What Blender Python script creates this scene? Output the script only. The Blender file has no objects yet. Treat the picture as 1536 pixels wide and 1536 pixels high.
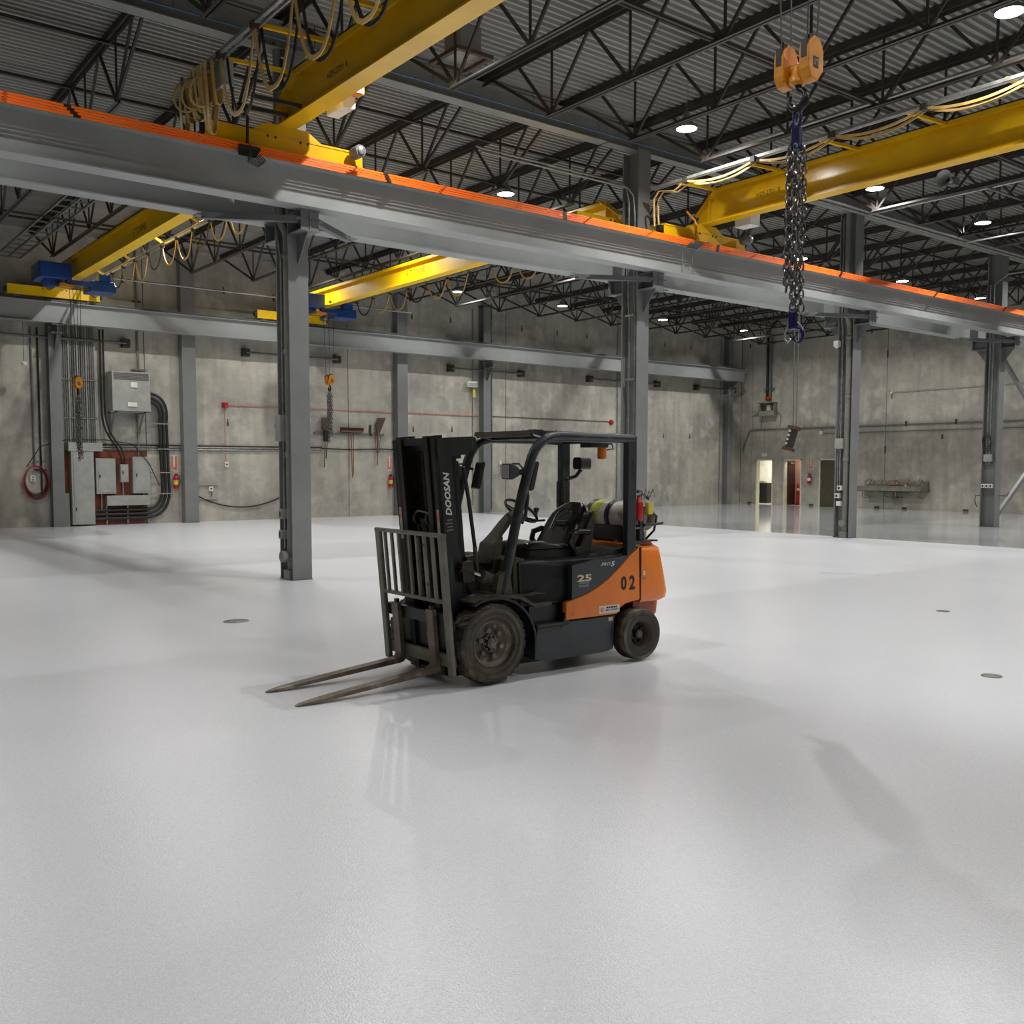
import bpy, math, random
from mathutils import Vector, Matrix
random.seed(7)
scene = bpy.context.scene
COL = scene.collection
PI = math.pi

# ------------------------------------------------------------------ camera
F_PX, CY_PX = 1455.6, 804.8
CAM_H = 1.8
yaw, pitch, roll = math.radians(51.98), math.radians(4.08), math.radians(0.07)
cam_d = bpy.data.cameras.new('camera')
cam_d.sensor_width = 36.0
cam_d.lens = 36.0 * F_PX / 1536.0
cam_d.shift_y = (CY_PX - 768.0) / 1536.0
cam_d.clip_end = 200
cam = bpy.data.objects.new('camera', cam_d)
COL.objects.link(cam)
fw = Vector((math.cos(yaw) * math.cos(pitch), math.sin(yaw) * math.cos(pitch), -math.sin(pitch)))
rt = Vector((math.sin(yaw), -math.cos(yaw), 0))
up = rt.cross(fw)
r2 = rt * math.cos(roll) + up * math.sin(roll)
u2 = -rt * math.sin(roll) + up * math.cos(roll)
cm = Matrix((r2, u2, -fw)).transposed().to_4x4()
cm.translation = (0, 0, CAM_H)
cam.matrix_world = cm
scene.camera = cam

# ------------------------------------------------------------------ world, exposure
w = bpy.data.worlds.new('world')
scene.world = w
w.use_nodes = True
w.node_tree.nodes['Background'].inputs[0].default_value = (0.6, 0.65, 0.7, 1)
w.node_tree.nodes['Background'].inputs[1].default_value = 0.02
vs = scene.view_settings
vs.view_transform = 'Standard'
vs.look = 'None'
vs.gamma = 1.0
vs.use_curve_mapping = False
vs.exposure = 0.0
LAMP_W = 124.0
LAMP_X = (2.8, 8.2, 13.57, 19.67, 24.5, 30.0, 35.2)
LAMP_Y = (1.2, 6.52, 12.25, 17.6, 22.9, 28.24)
LAMP_Z = 7.9

# ------------------------------------------------------------------ materials
def lin(c):
    if isinstance(c, str):
        c = tuple(int(c[i:i + 2], 16) / 255 for i in (0, 2, 4))
        return tuple((x / 12.92 if x <= .04045 else ((x + .055) / 1.055) ** 2.4) for x in c)
    return c

def pm(name, c1, rough=.5, metal=0., c2=None, scale=4., detail=5., lo=.35, hi=.65, bump=0., bscale=60.,
       stretch=(1, 1, 1), rough2=None, c3=None, c3scale=30., c3lo=.62, c3hi=.7, coat=0., spec=.5):
    m = bpy.data.materials.new(name)
    m.use_nodes = True
    nt = m.node_tree
    N, L = nt.nodes, nt.links
    b = N['Principled BSDF']
    c1 = lin(c1) + (1,)
    b.inputs['Roughness'].default_value = rough
    b.inputs['Metallic'].default_value = metal
    b.inputs['Specular IOR Level'].default_value = spec
    b.inputs['Coat Weight'].default_value = coat
    tc = N.new('ShaderNodeTexCoord')
    mp = N.new('ShaderNodeMapping')
    mp.inputs['Scale'].default_value = stretch
    L.new(tc.outputs['Object'], mp.inputs['Vector'])
    vec = mp.outputs['Vector']
    if c2 is None:
        c2 = tuple(x * .82 for x in c1[:3])
    c2 = lin(c2) + (1,)
    nz = N.new('ShaderNodeTexNoise')
    nz.inputs['Scale'].default_value = scale
    nz.inputs['Detail'].default_value = detail
    nz.inputs['Roughness'].default_value = .62
    L.new(vec, nz.inputs['Vector'])
    mr = N.new('ShaderNodeMapRange')
    mr.inputs['From Min'].default_value = lo
    mr.inputs['From Max'].default_value = hi
    L.new(nz.outputs['Fac'], mr.inputs['Value'])
    mx = N.new('ShaderNodeMix')
    mx.data_type = 'RGBA'
    mx.inputs[6].default_value = c1
    mx.inputs[7].default_value = c2
    L.new(mr.outputs['Result'], mx.inputs[0])
    out = mx.outputs[2]
    if c3 is not None:
        n3 = N.new('ShaderNodeTexNoise')
        n3.inputs['Scale'].default_value = c3scale
        n3.inputs['Detail'].default_value = 6
        L.new(vec, n3.inputs['Vector'])
        m3 = N.new('ShaderNodeMapRange')
        m3.inputs['From Min'].default_value = c3lo
        m3.inputs['From Max'].default_value = c3hi
        L.new(n3.outputs['Fac'], m3.inputs['Value'])
        x3 = N.new('ShaderNodeMix')
        x3.data_type = 'RGBA'
        x3.inputs[7].default_value = lin(c3) + (1,)
        L.new(out, x3.inputs[6])
        L.new(m3.outputs['Result'], x3.inputs[0])
        out = x3.outputs[2]
    L.new(out, b.inputs['Base Color'])
    if rough2 is not None:
        rr = N.new('ShaderNodeMapRange')
        rr.inputs['From Min'].default_value = .3
        rr.inputs['From Max'].default_value = .7
        rr.inputs['To Min'].default_value = rough
        rr.inputs['To Max'].default_value = rough2
        L.new(nz.outputs['Fac'], rr.inputs['Value'])
        L.new(rr.outputs['Result'], b.inputs['Roughness'])
    if bump:
        n2 = N.new('ShaderNodeTexNoise')
        n2.inputs['Scale'].default_value = bscale
        n2.inputs['Detail'].default_value = 3
        L.new(vec, n2.inputs['Vector'])
        bp = N.new('ShaderNodeBump')
        bp.inputs['Strength'].default_value = bump
        bp.inputs['Distance'].default_value = .01
        L.new(n2.outputs['Fac'], bp.inputs['Height'])
        L.new(bp.outputs['Normal'], b.inputs['Normal'])
    return m

def emat(name, col, strength):
    m = bpy.data.materials.new(name)
    m.use_nodes = True
    b = m.node_tree.nodes['Principled BSDF']
    b.inputs['Base Color'].default_value = lin(col) + (1,)
    b.inputs['Emission Color'].default_value = lin(col) + (1,)
    b.inputs['Emission Strength'].default_value = strength
    return m

def glassmat(name, col, rough=.05, trans=1.):
    m = bpy.data.materials.new(name)
    m.use_nodes = True
    b = m.node_tree.nodes['Principled BSDF']
    b.inputs['Base Color'].default_value = lin(col) + (1,)
    b.inputs['Roughness'].default_value = rough
    b.inputs['Transmission Weight'].default_value = trans
    return m

def concrete(name, stretch, base='b4b1a4', dark='94918a', light='c2beb0'):
    m = pm(name, base, .85, c2=dark, scale=.55, detail=9, lo=.36, hi=.66, bump=.25, bscale=14,
           stretch=stretch, c3=light, c3scale=1.7, c3lo=.5, c3hi=.75)
    nt = m.node_tree
    N, L = nt.nodes, nt.links
    b = N['Principled BSDF']
    src = b.inputs['Base Color'].links[0].from_socket
    tc = [n for n in N if n.type == 'TEX_COORD'][0]
    # fine mottling and vertical streaks
    mp = N.new('ShaderNodeMapping')
    mp.inputs['Scale'].default_value = (1.6, 1.6, .16)
    L.new(tc.outputs['Object'], mp.inputs['Vector'])
    n = N.new('ShaderNodeTexNoise')
    n.inputs['Scale'].default_value = 2.2
    n.inputs['Detail'].default_value = 7
    L.new(mp.outputs['Vector'], n.inputs['Vector'])
    n2 = N.new('ShaderNodeTexNoise')
    n2.inputs['Scale'].default_value = 5.
    n2.inputs['Detail'].default_value = 10
    n2.inputs['Roughness'].default_value = .75
    L.new(tc.outputs['Object'], n2.inputs['Vector'])
    ad = N.new('ShaderNodeMath')
    ad.operation = 'ADD'
    L.new(n.outputs['Fac'], ad.inputs[0])
    L.new(n2.outputs['Fac'], ad.inputs[1])
    mr = N.new('ShaderNodeMapRange')
    mr.inputs['From Min'].default_value = .7
    mr.inputs['From Max'].default_value = 1.3
    mr.inputs['To Min'].default_value = .8
    mr.inputs['To Max'].default_value = 1.12
    L.new(ad.outputs[0], mr.inputs['Value'])
    mx = N.new('ShaderNodeMix')
    mx.data_type = 'RGBA'
    mx.blend_type = 'MULTIPLY'
    mx.inputs[0].default_value = 1.
    L.new(src, mx.inputs[6])
    L.new(mr.outputs['Result'], mx.inputs[7])
    L.new(mx.outputs[2], b.inputs['Base Color'])
    return m

def floor_mat(name, base, c2, rough, glit, bumpd, big=.25):
    m = pm(name, base, rough, c2=c2, scale=big, detail=2, lo=.15, hi=.85)
    nt = m.node_tree
    N, L = nt.nodes, nt.links
    b = N['Principled BSDF']
    tc = [n for n in N if n.type == 'TEX_COORD'][0]
    if glit:
        fl = N.new('ShaderNodeTexVoronoi')
        fl.inputs['Scale'].default_value = 210.
        L.new(tc.outputs['Object'], fl.inputs['Vector'])
        sp = N.new('ShaderNodeSeparateColor')
        L.new(fl.outputs['Color'], sp.inputs[0])
        mrf = N.new('ShaderNodeMapRange')
        mrf.inputs['From Min'].default_value = .0
        mrf.inputs['From Max'].default_value = 1.
        mrf.inputs['To Min'].default_value = .9
        mrf.inputs['To Max'].default_value = 1.08
        L.new(sp.outputs[0], mrf.inputs['Value'])
        src = b.inputs['Base Color'].links[0].from_socket
        mxf = N.new('ShaderNodeMix')
        mxf.data_type = 'RGBA'
        mxf.blend_type = 'MULTIPLY'
        mxf.inputs[0].default_value = 1.
        L.new(src, mxf.inputs[6])
        L.new(mrf.outputs['Result'], mxf.inputs[7])
        L.new(mxf.outputs[2], b.inputs['Base Color'])
        v = N.new('ShaderNodeTexNoise')
        v.inputs['Scale'].default_value = 95.
        v.inputs['Detail'].default_value = 2.
        L.new(tc.outputs['Object'], v.inputs['Vector'])
        v2 = N.new('ShaderNodeTexVoronoi')
        v2.inputs['Scale'].default_value = 160.
        L.new(tc.outputs['Object'], v2.inputs['Vector'])
        ad = N.new('ShaderNodeMath')
        ad.operation = 'MULTIPLY_ADD'
        ad.inputs[1].default_value = -.55
        L.new(v2.outputs['Distance'], ad.inputs[0])
        L.new(v.outputs['Fac'], ad.inputs[2])
        h = ad.outputs[0]
    else:
        v = N.new('ShaderNodeTexNoise')
        v.inputs['Scale'].default_value = 3.
        L.new(tc.outputs['Object'], v.inputs['Vector'])
        h = v.outputs['Fac']
    if glit:
        gm = N.new('ShaderNodeNewGeometry')
        vm = N.new('ShaderNodeVectorMath')
        vm.operation = 'SUBTRACT'
        vm.inputs[1].default_value = (.5, .5, .5)
        L.new(fl.outputs['Color'], vm.inputs[0])
        vs_ = N.new('ShaderNodeVectorMath')
        vs_.operation = 'SCALE'
        vs_.inputs['Scale'].default_value = .26
        L.new(vm.outputs[0], vs_.inputs[0])
        va = N.new('ShaderNodeVectorMath')
        va.operation = 'ADD'
        L.new(vs_.outputs[0], va.inputs[0])
        L.new(gm.outputs['Normal'], va.inputs[1])
        vn = N.new('ShaderNodeVectorMath')
        vn.operation = 'NORMALIZE'
        L.new(va.outputs[0], vn.inputs[0])
        b.inputs['Coat Weight'].default_value = .08
        b.inputs['Coat Roughness'].default_value = .14
        b.inputs['Specular IOR Level'].default_value = .42
        L.new(vn.outputs[0], b.inputs['Coat Normal'])
    bp = N.new('ShaderNodeBump')
    bp.inputs['Strength'].default_value = 1.
    bp.inputs['Distance'].default_value = bumpd
    L.new(h, bp.inputs['Height'])
    L.new(bp.outputs['Normal'], b.inputs['Normal'])
    return m

M = {}
M['floor'] = floor_mat('epoxy_floor_textured', 'e2e3e8', 'dddfe3', .2, True, .0010)
M['floor2'] = floor_mat('epoxy_floor_polished', 'b4b6b7', 'a6a8a9', .09, False, .0006, .5)
M['conc'] = concrete('tilt_up_concrete', (1, 1, 1))
M['conc_joint'] = pm('joint_sealant', '4b4a44', .9)
M['deck'] = pm('galvanised_deck', '92928d', .55, .0, c2='7e7e78', scale=1.2, stretch=(.15, 3, 1), c3='6f6b63', c3scale=1.5, c3lo=.6, c3hi=.8)
M['joist'] = pm('joist_primer_black', '26231f', .6, c2='3a332b', scale=3)
M['joist_lt'] = pm('joist_chord_primer', '3c3a36', .5, c2='2b2724', scale=2)
M['girder'] = pm('girder_grey_paint', '868782', .5, c2='7a7b76', scale=2)
M['steel'] = pm('grey_structural_paint', '7c7e7d', .42, c2='707271', scale=1.2, c3='a9aaa8', c3scale=14, c3lo=.74, c3hi=.8)
M['steel_d'] = pm('grey_paint_worn', '6b6e6e', .5, c2='5a5d5c', scale=1.5)
M['runway'] = pm('runway_grey_paint', '9a9d9c', .4, c2='8d908f', scale=.8)
M['yellow'] = pm('crane_yellow', 'dfb013', .22, c2='cf9f10', scale=1.0, bump=.12, bscale=45)
M['yellow_b'] = pm('crane_bright_yellow', 'f2c800', .4, c2='e8ba02', scale=.8, bump=.08, bscale=45)
M['amber_paint'] = pm('hook_amber_paint', 'd98e14', .4, c2='b9720f', scale=7, c3='4a2c0c', c3scale=18, c3lo=.66, c3hi=.74)
M['blue'] = pm('hoist_blue_paint', '1b4388', .35, c2='15366e', scale=3)
M['bar_orange'] = pm('conductor_orange', 'ff7a1c', .4, c2='f2661a', scale=.6)
M['blk'] = pm('black_plastic', '17171a', .45, c2='212124', scale=6)
M['rubber'] = pm('rubber', '24221f', .55, c2='383329', scale=9, c3='6d6450', c3scale=6, c3lo=.5, c3hi=.72)
M['galv'] = pm('galvanised_conduit', 'a9aaa6', .35, .7, c2='8a8b88', scale=8)
M['conduit_g'] = pm('grey_pvc_conduit', '6f716c', .5)
M['cable_blk'] = pm('black_cable', '1c1c1c', .5)
M['cable_yel'] = pm('flat_festoon_cable', 'cba768', .5, c2='b3924f', scale=6)
M['cabinet'] = pm('grey_enamel', '9fa19b', .4, c2='90928c', scale=3)
M['cabinet_d'] = pm('grey_enamel_dark', '6f716c', .5)
M['ply'] = pm('red_stained_plywood', '7a3a24', .7, c2='5c2c18', scale=3, stretch=(1, 1, .25), c3='8a6a28', c3scale=1.2, c3lo=.58, c3hi=.66)
M['white'] = pm('white_enamel', 'e6e4da', .4)
M['cream'] = pm('cream_paint', 'd9d5bd', .55)
M['red'] = pm('red_paint', 'b3191c', .35)
M['redplastic'] = pm('red_bucket_plastic', 'b01030', .4)
M['olive'] = pm('olive_door_paint', '4d4a34', .5)
M['brown_door'] = pm('dark_brown_door', '2c2016', .4)
M['stainless'] = pm('stainless_steel', 'b5b3a8', .28, .9, c2='9a988e', scale=5)
M['chain'] = pm('chain_steel', '94928f', .3, .85, c2='504e4d', scale=20)
M['chain_blue'] = pm('purple_blue_hook_enamel', '25266a', .3, .4, c2='17183f', scale=9)
M['hooksteel'] = pm('forged_hook', '2c2c2e', .35, .7)
M['wood'] = pm('wood_handle', '8c5a34', .6, c2='6f4526', scale=12, stretch=(3, 3, .4))
M['rust'] = pm('rusty_steel', '57483a', .75, c2='3f342b', scale=14)
M['pipe_grey'] = pm('grey_downpipe', '7d7c74', .45, c2='6d6c65', scale=3)
M['pipe_blue'] = pm('blue_line', '4a6c98', .4)
M['drain'] = pm('drain_cover', '8f8c86', .35, .5, c2='77746e', scale=9)
M['green_shelf'] = pm('green_grey_shelf', '868a7a', .5)
M['sign_red'] = pm('sign_red_print', 'c2563c', .5, c2='d98a70', scale=25)
M['bottle_y'] = pm('extinguisher_label', 'd8c24a', .5)
M['lens'] = emat('lamp_lens', 'fffaf0', 18.)
M['orange'] = pm('forklift_orange', 'ea7c10', .35, c2='d97012', scale=2.5, c3='8a3d10', c3scale=22, c3lo=.7, c3hi=.76, coat=.3)
M['orange_d'] = pm('forklift_orange_dark', 'b24c12', .5, c2='7a3610', scale=5)  # darker, mottled orange for the inner lower part of the counterweight
M['slate'] = pm('forklift_slate', '2f363b', .38, c2='272c30', scale=3, c3='4a4f50', c3scale=14, c3lo=.66, c3hi=.75, coat=.2)
M['slate_d'] = pm('forklift_black_plastic', '14161a', .4, c2='1f2225', scale=4)
M['mast'] = pm('mast_black_steel', '1b1d1f', .42, .3, c2='2a2a28', scale=4, c3='3d4348', c3scale=9, c3lo=.6, c3hi=.72, stretch=(2, 2, .3))
M['mast_rub'] = pm('mast_rubbed_grease', '211c16', .45, .3, c2='2e271d', scale=4, stretch=(2, 2, .2))
M['fork'] = pm('worn_fork_steel', '7a6d5e', .42, .4, c2='574d41', scale=5, c3='a89a87', c3scale=6, c3lo=.58, c3hi=.7)
M['lbr'] = pm('dusty_backrest_steel', '838070', .5, .2, c2='6a675a', scale=5, c3='2b2a26', c3scale=16, c3lo=.64, c3hi=.72)
M['dirty'] = pm('dusty_dark_plastic', '3c392f', .7, c2='57503f', scale=4, c3='23211d', c3scale=14, c3lo=.56, c3hi=.7)
M['cowl'] = pm('dusty_cowl', '4d473a', .75, c2='343029', scale=3, stretch=(1, 1, .5))
M['guard'] = pm('guard_black_tube', '24272b', .4, c2='2b2e31', scale=4, c3='4d4c46', c3scale=9, c3lo=.6, c3hi=.74)
M['roof_under'] = pm('guard_roof_sheet', '4b443b', .6, c2='5b5247', scale=3)
M['vinyl'] = pm('black_vinyl_seat', '070708', .3, c2='0c0c0d', scale=8)
M['seat_trim'] = pm('seat_grey_trim', '3b3832', .5)
M['tank'] = pm('lpg_tank_white', 'bdb9ad', .5, c2='a49e8f', scale=5, c3='8b8474', c3scale=10, c3lo=.6, c3hi=.75)
M['tank_g'] = pm('tank_green_band', 'aab02a', .5)
M['chrome'] = pm('chrome', 'd8d8d8', .12, 1.)
M['amber'] = pm('amber_beacon', 'e07a0a', .25)
M['lampglass'] = pm('headlamp_glass', 'c9c9c3', .12, .3)
M['rim'] = pm('dusty_wheel_rim', '8a7f68', .55, c2='5b5343', scale=8, c3='a59a80', c3scale=10, c3lo=.56, c3hi=.72)
M['sidewall'] = pm('dusty_tyre_sidewall', '5b5341', .7, c2='433d30', scale=7, c3='2a2720', c3scale=9, c3lo=.56, c3hi=.7)
M['rim_d'] = pm('grimy_hub_metal', '66625a', .5, .2, c2='4a4740', scale=9, c3='8a8475', c3scale=12, c3lo=.58, c3hi=.7)
M['rim_rust'] = pm('rusty_brown_rim', '4a3a2c', .6, c2='35291f', scale=10)
M['txt_white'] = pm('white_print', 'dcdad2', .5)
M['txt_cream'] = pm('cream_print', 'd8cda6', .5)
M['txt_black'] = pm('black_print', '1a1410', .5)
M['txt_grey'] = pm('grey_print', '777a78', .5)
M['zinc'] = pm('zinc_bolt', '8d8a80', .35, .8)
M['cover'] = pm('splice_cover_dark', '3b1d10', .5)

# ------------------------------------------------------------------ mesh builder
class MB:
    def __init__(s, T=None):
        s.v = []
        s.f = []
        s.sm = []
        s.T = T

    def add(s, vs_, fs, smooth=False):
        o = len(s.v)
        s.v.extend([tuple(v) for v in vs_])
        for f in fs:
            s.f.append(tuple(i + o for i in f))
            s.sm.append(smooth)

    def box(s, lo, hi, rot=None):
        x0, y0, z0 = lo
        x1, y1, z1 = hi
        P = [(x0, y0, z0), (x1, y0, z0), (x1, y1, z0), (x0, y1, z0), (x0, y0, z1), (x1, y0, z1), (x1, y1, z1), (x0, y1, z1)]
        if rot is not None:
            c = Vector(((x0 + x1) / 2, (y0 + y1) / 2, (z0 + z1) / 2))
            P = [c + rot @ (Vector(p) - c) for p in P]
        s.add(P, [(3, 2, 1, 0), (4, 5, 6, 7), (0, 1, 5, 4), (1, 2, 6, 5), (2, 3, 7, 6), (3, 0, 4, 7)])
        return s

    def cb(s, c, size, rot=None):
        h = [x / 2 for x in size]
        return s.box((c[0] - h[0], c[1] - h[1], c[2] - h[2]), (c[0] + h[0], c[1] + h[1], c[2] + h[2]), rot)

    def rbox(s, lo, hi, r=.01, axis=2, n=3):
        """box with rounded edges along one axis"""
        a = [i for i in range(3) if i != axis]
        x0, x1 = lo[a[0]], hi[a[0]]
        y0, y1 = lo[a[1]], hi[a[1]]
        P = []
        for cx, cy, a0 in ((x1 - r, y1 - r, 0), (x0 + r, y1 - r, 90), (x0 + r, y0 + r, 180), (x1 - r, y0 + r, 270)):
            for k in range(n + 1):
                t = math.radians(a0 + 90 * k / n)
                P.append((cx + r * math.cos(t), cy + r * math.sin(t)))
        return s.prism(P, axis, lo[axis], hi[axis], smooth=False)

    def prism(s, P, axis, a0, a1, smooth=False):
        def mk(p, a):
            q = [0, 0, 0]
            ax = [i for i in range(3) if i != axis]
            q[ax[0]], q[ax[1]], q[axis] = p[0], p[1], a
            return tuple(q)
        n = len(P)
        area = sum(P[i][0] * P[(i + 1) % n][1] - P[(i + 1) % n][0] * P[i][1] for i in range(n))
        if (area < 0) != (axis == 1):
            P = P[::-1]
        V = [mk(p, a0) for p in P] + [mk(p, a1) for p in P]
        lo_, hi_ = min(a0, a1), max(a0, a1)
        if a0 > a1:
            V = [mk(p, a1) for p in P] + [mk(p, a0) for p in P]
        F = [tuple(range(n))[::-1], tuple(range(n, 2 * n))]
        s.add(V, F)
        o = len(s.v) - 2 * n
        for i in range(n):
            j = (i + 1) % n
            s.f.append((o + i, o + j, o + n + j, o + n + i))
            s.sm.append(smooth)
        return s

    def cyl(s, p0, p1, r, n=12, r1=None, caps=True, smooth=True):
        p0, p1 = Vector(p0), Vector(p1)
        r1 = r if r1 is None else r1
        d = (p1 - p0).normalized()
        a = d.orthogonal().normalized()
        b = d.cross(a)
        V = []
        for p, rr in ((p0, r), (p1, r1)):
            for i in range(n):
                t = 2 * PI * i / n
                V.append(p + (a * math.cos(t) + b * math.sin(t)) * rr)
        s.add(V, [(i, (i + 1) % n, n + (i + 1) % n, n + i) for i in range(n)], smooth)
        if caps:
            s.add(V[:n], [tuple(range(n))[::-1]])
            s.add(V[n:], [tuple(range(n))])
        return s

    def tube(s, pts, r, n=8, closed=False, caps=True, flat=None, up=None):
        """sweep a circle (or a flat rectangle flat=(w,h)) along points"""
        pts = [Vector(p) for p in pts]
        m = len(pts)
        T = []
        for i in range(m):
            if closed:
                t = pts[(i + 1) % m] - pts[i - 1]
            else:
                t = pts[min(i + 1, m - 1)] - pts[max(i - 1, 0)]
            T.append(t.normalized())
        a = Vector(up) if up is not None else T[0].orthogonal()
        a = (a - T[0] * a.dot(T[0])).normalized()
        V = []
        for i in range(m):
            a = a - T[i] * a.dot(T[i])
            if a.length < 1e-6:
                a = T[i].orthogonal()
            a.normalize()
            b = T[i].cross(a)
            if flat:
                w_, h_ = flat[0] / 2, flat[1] / 2
                V += [pts[i] + a * h_ + b * w_, pts[i] + a * h_ - b * w_, pts[i] - a * h_ - b * w_, pts[i] - a * h_ + b * w_]
            else:
                for k in range(n):
                    t = 2 * PI * k / n
                    V.append(pts[i] + (a * math.cos(t) + b * math.sin(t)) * r)
        k = 4 if flat else n
        F = []
        for i in range(m if closed else m - 1):
            j = (i + 1) % m
            for q in range(k):
                F.append((i * k + q, i * k + (q + 1) % k, j * k + (q + 1) % k, j * k + q))
        s.add(V, F, not flat)
        if not closed and caps:
            s.add(V[:k], [tuple(range(k))[::-1]])
            s.add(V[-k:], [tuple(range(k))])
        return s

    def lathe(s, prof, c, axis=2, n=24, smooth=True, close=False, caps=False):
        """prof: list of (radius, height along axis)"""
        V = []
        ax = [i for i in range(3) if i != axis]
        for r, h in prof:
            for i in range(n):
                t = 2 * PI * i / n
                q = [0, 0, 0]
                q[ax[0]] = c[ax[0]] + r * math.cos(t)
                q[ax[1]] = c[ax[1]] + r * math.sin(t)
                q[axis] = c[axis] + h
                V.append(q)
        F = []
        m = len(prof)
        for j in range(m if close else m - 1):
            jj = (j + 1) % m
            for i in range(n):
                F.append((j * n + i, j * n + (i + 1) % n, jj * n + (i + 1) % n, jj * n + i))
        s.add(V, F, smooth)
        if caps and not close:
            if prof[0][0] > 1e-5:
                s.add(V[:n], [tuple(range(n))[::-1]])
            if prof[-1][0] > 1e-5:
                s.add(V[-n:], [tuple(range(n))])
        return s

    def loft(s, rings, smooth=True, caps=True):
        n = len(rings[0])
        V = [p for r in rings for p in r]
        F = []
        for j in range(len(rings) - 1):
            for i in range(n):
                F.append((j * n + i, j * n + (i + 1) % n, (j + 1) * n + (i + 1) % n, (j + 1) * n + i))
        s.add(V, F, smooth)
        if caps:
            s.add(rings[0], [tuple(range(n))[::-1]])
            s.add(rings[-1], [tuple(range(n))])
        return s

    def ibeam(s, axis, a0, a1, c, z0, z1, w_, tf=.02, tw=.014):
        """I beam along axis 0 or 1, centred at c on the other horizontal axis"""
        h = w_ / 2
        P = [(c - h, z0), (c + h, z0), (c + h, z0 + tf), (c + tw / 2, z0 + tf), (c + tw / 2, z1 - tf), (c + h, z1 - tf), (c + h, z1),
             (c - h, z1), (c - h, z1 - tf), (c - tw / 2, z1 - tf), (c - tw / 2, z0 + tf), (c - h, z0 + tf)]
        return s.prism(P, axis, a0, a1)

    def build(s, name, mat, parent=None, bevel=0, recalc=False):
        V = s.v
        if s.T is not None:
            V = [tuple(s.T @ Vector(v)) for v in V]
        me = bpy.data.meshes.new(name)
        me.from_pydata(V, [], s.f)
        me.polygons.foreach_set('use_smooth', s.sm)
        if any(s.sm):
            try:
                me.set_sharp_from_angle(angle=math.radians(50))
            except Exception:
                pass
        me.update()
        if recalc:
            import bmesh
            bm = bmesh.new()
            bm.from_mesh(me)
            bmesh.ops.remove_doubles(bm, verts=bm.verts, dist=1e-5)
            bmesh.ops.recalc_face_normals(bm, faces=bm.faces)
            bm.to_mesh(me)
            bm.free()
        if mat is not None:
            me.materials.append(M[mat] if isinstance(mat, str) else mat)
        o = bpy.data.objects.new(name, me)
        COL.objects.link(o)
        if parent is not None:
            o.parent = parent
        if bevel:
            bv = o.modifiers.new('bevel', 'BEVEL')
            bv.width = bevel
            bv.segments = 2
            bv.limit_method = 'ANGLE'
            bv.angle_limit = math.radians(35)
        return o

def tag(o, label, cat, group=None, kind=None):
    if label:
        o['label'] = label
    if cat:
        o['category'] = cat
    if group:
        o['group'] = group
    if kind:
        o['kind'] = kind
    return o

def empty(name, loc=(0, 0, 0), rz=0., label=None, cat=None, group=None):
    o = bpy.data.objects.new(name, None)
    o.empty_display_size = .2
    COL.objects.link(o)
    o.location = loc
    o.rotation_euler = (0, 0, rz)
    tag(o, label, cat, group)
    return o

def struct(o):
    o['kind'] = 'structure'
    return o

def copy_tree(o, parent=None):
    c = o.copy()
    COL.objects.link(c)
    c.parent = parent
    for ch in o.children:
        copy_tree(ch, c)
    return c

def part_copy(o, loc=None, rot=None):
    c = o.copy()
    COL.objects.link(c)
    c.parent = o.parent
    if loc is not None:
        c.location = loc
    if rot is not None:
        c.rotation_euler = rot
    return c

def text_mesh(name, body, mat, origin, right, upv, wid, hei, parent=None, thick=.0012, shear=0., bold=0.):
    """flat lettering fitted into a wid x hei box centred at origin"""
    cu = bpy.data.curves.new(name, 'FONT')
    cu.body = body
    cu.size = 1.
    cu.shear = shear
    cu.offset = bold
    cu.resolution_u = 2
    t = bpy.data.objects.new(name, cu)
    COL.objects.link(t)
    dg = bpy.context.evaluated_depsgraph_get()
    me = bpy.data.meshes.new_from_object(t.evaluated_get(dg))
    bpy.data.objects.remove(t)
    xs = [v.co.x for v in me.vertices]
    ys = [v.co.y for v in me.vertices]
    x0, x1, y0, y1 = min(xs), max(xs), min(ys), max(ys)
    R, U = Vector(right).normalized(), Vector(upv).normalized()
    Nn = R.cross(U)
    o3 = Vector(origin)
    for v in me.vertices:
        a = ((v.co.x - x0) / (x1 - x0) - .5) * wid
        b = ((v.co.y - y0) / (y1 - y0) - .5) * hei
        v.co = o3 + R * a + U * b + Nn * thick
    me.materials.clear()
    me.materials.append(M[mat])
    o = bpy.data.objects.new(name, me)
    COL.objects.link(o)
    if parent is not None:
        o.parent = parent
    return o

def rail_arc(p0, p1, p2, n=6):
    """points of a rounded corner p0-p1-p2 (quadratic)"""
    p0, p1, p2 = Vector(p0), Vector(p1), Vector(p2)
    return [p0 * (1 - t) ** 2 + p1 * 2 * t * (1 - t) + p2 * t * t for t in [i / n for i in range(n + 1)]]
# ------------------------------------------------------------------ the building
X0, X1 = -7.0, 39.2
Y0, Y1 = -4.6, 31.5
ZD = 8.74          # underside of the roof deck
FX = 22.35         # edge between the white and the polished grey floor

o = MB().box((X0, Y0, -.2), (FX, Y1, 0)).build('floor', 'floor')
struct(o)
o = MB().box((FX, Y0, -.2), (X1, Y1, -.001)).build('floor', 'floor2')
struct(o)

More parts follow.
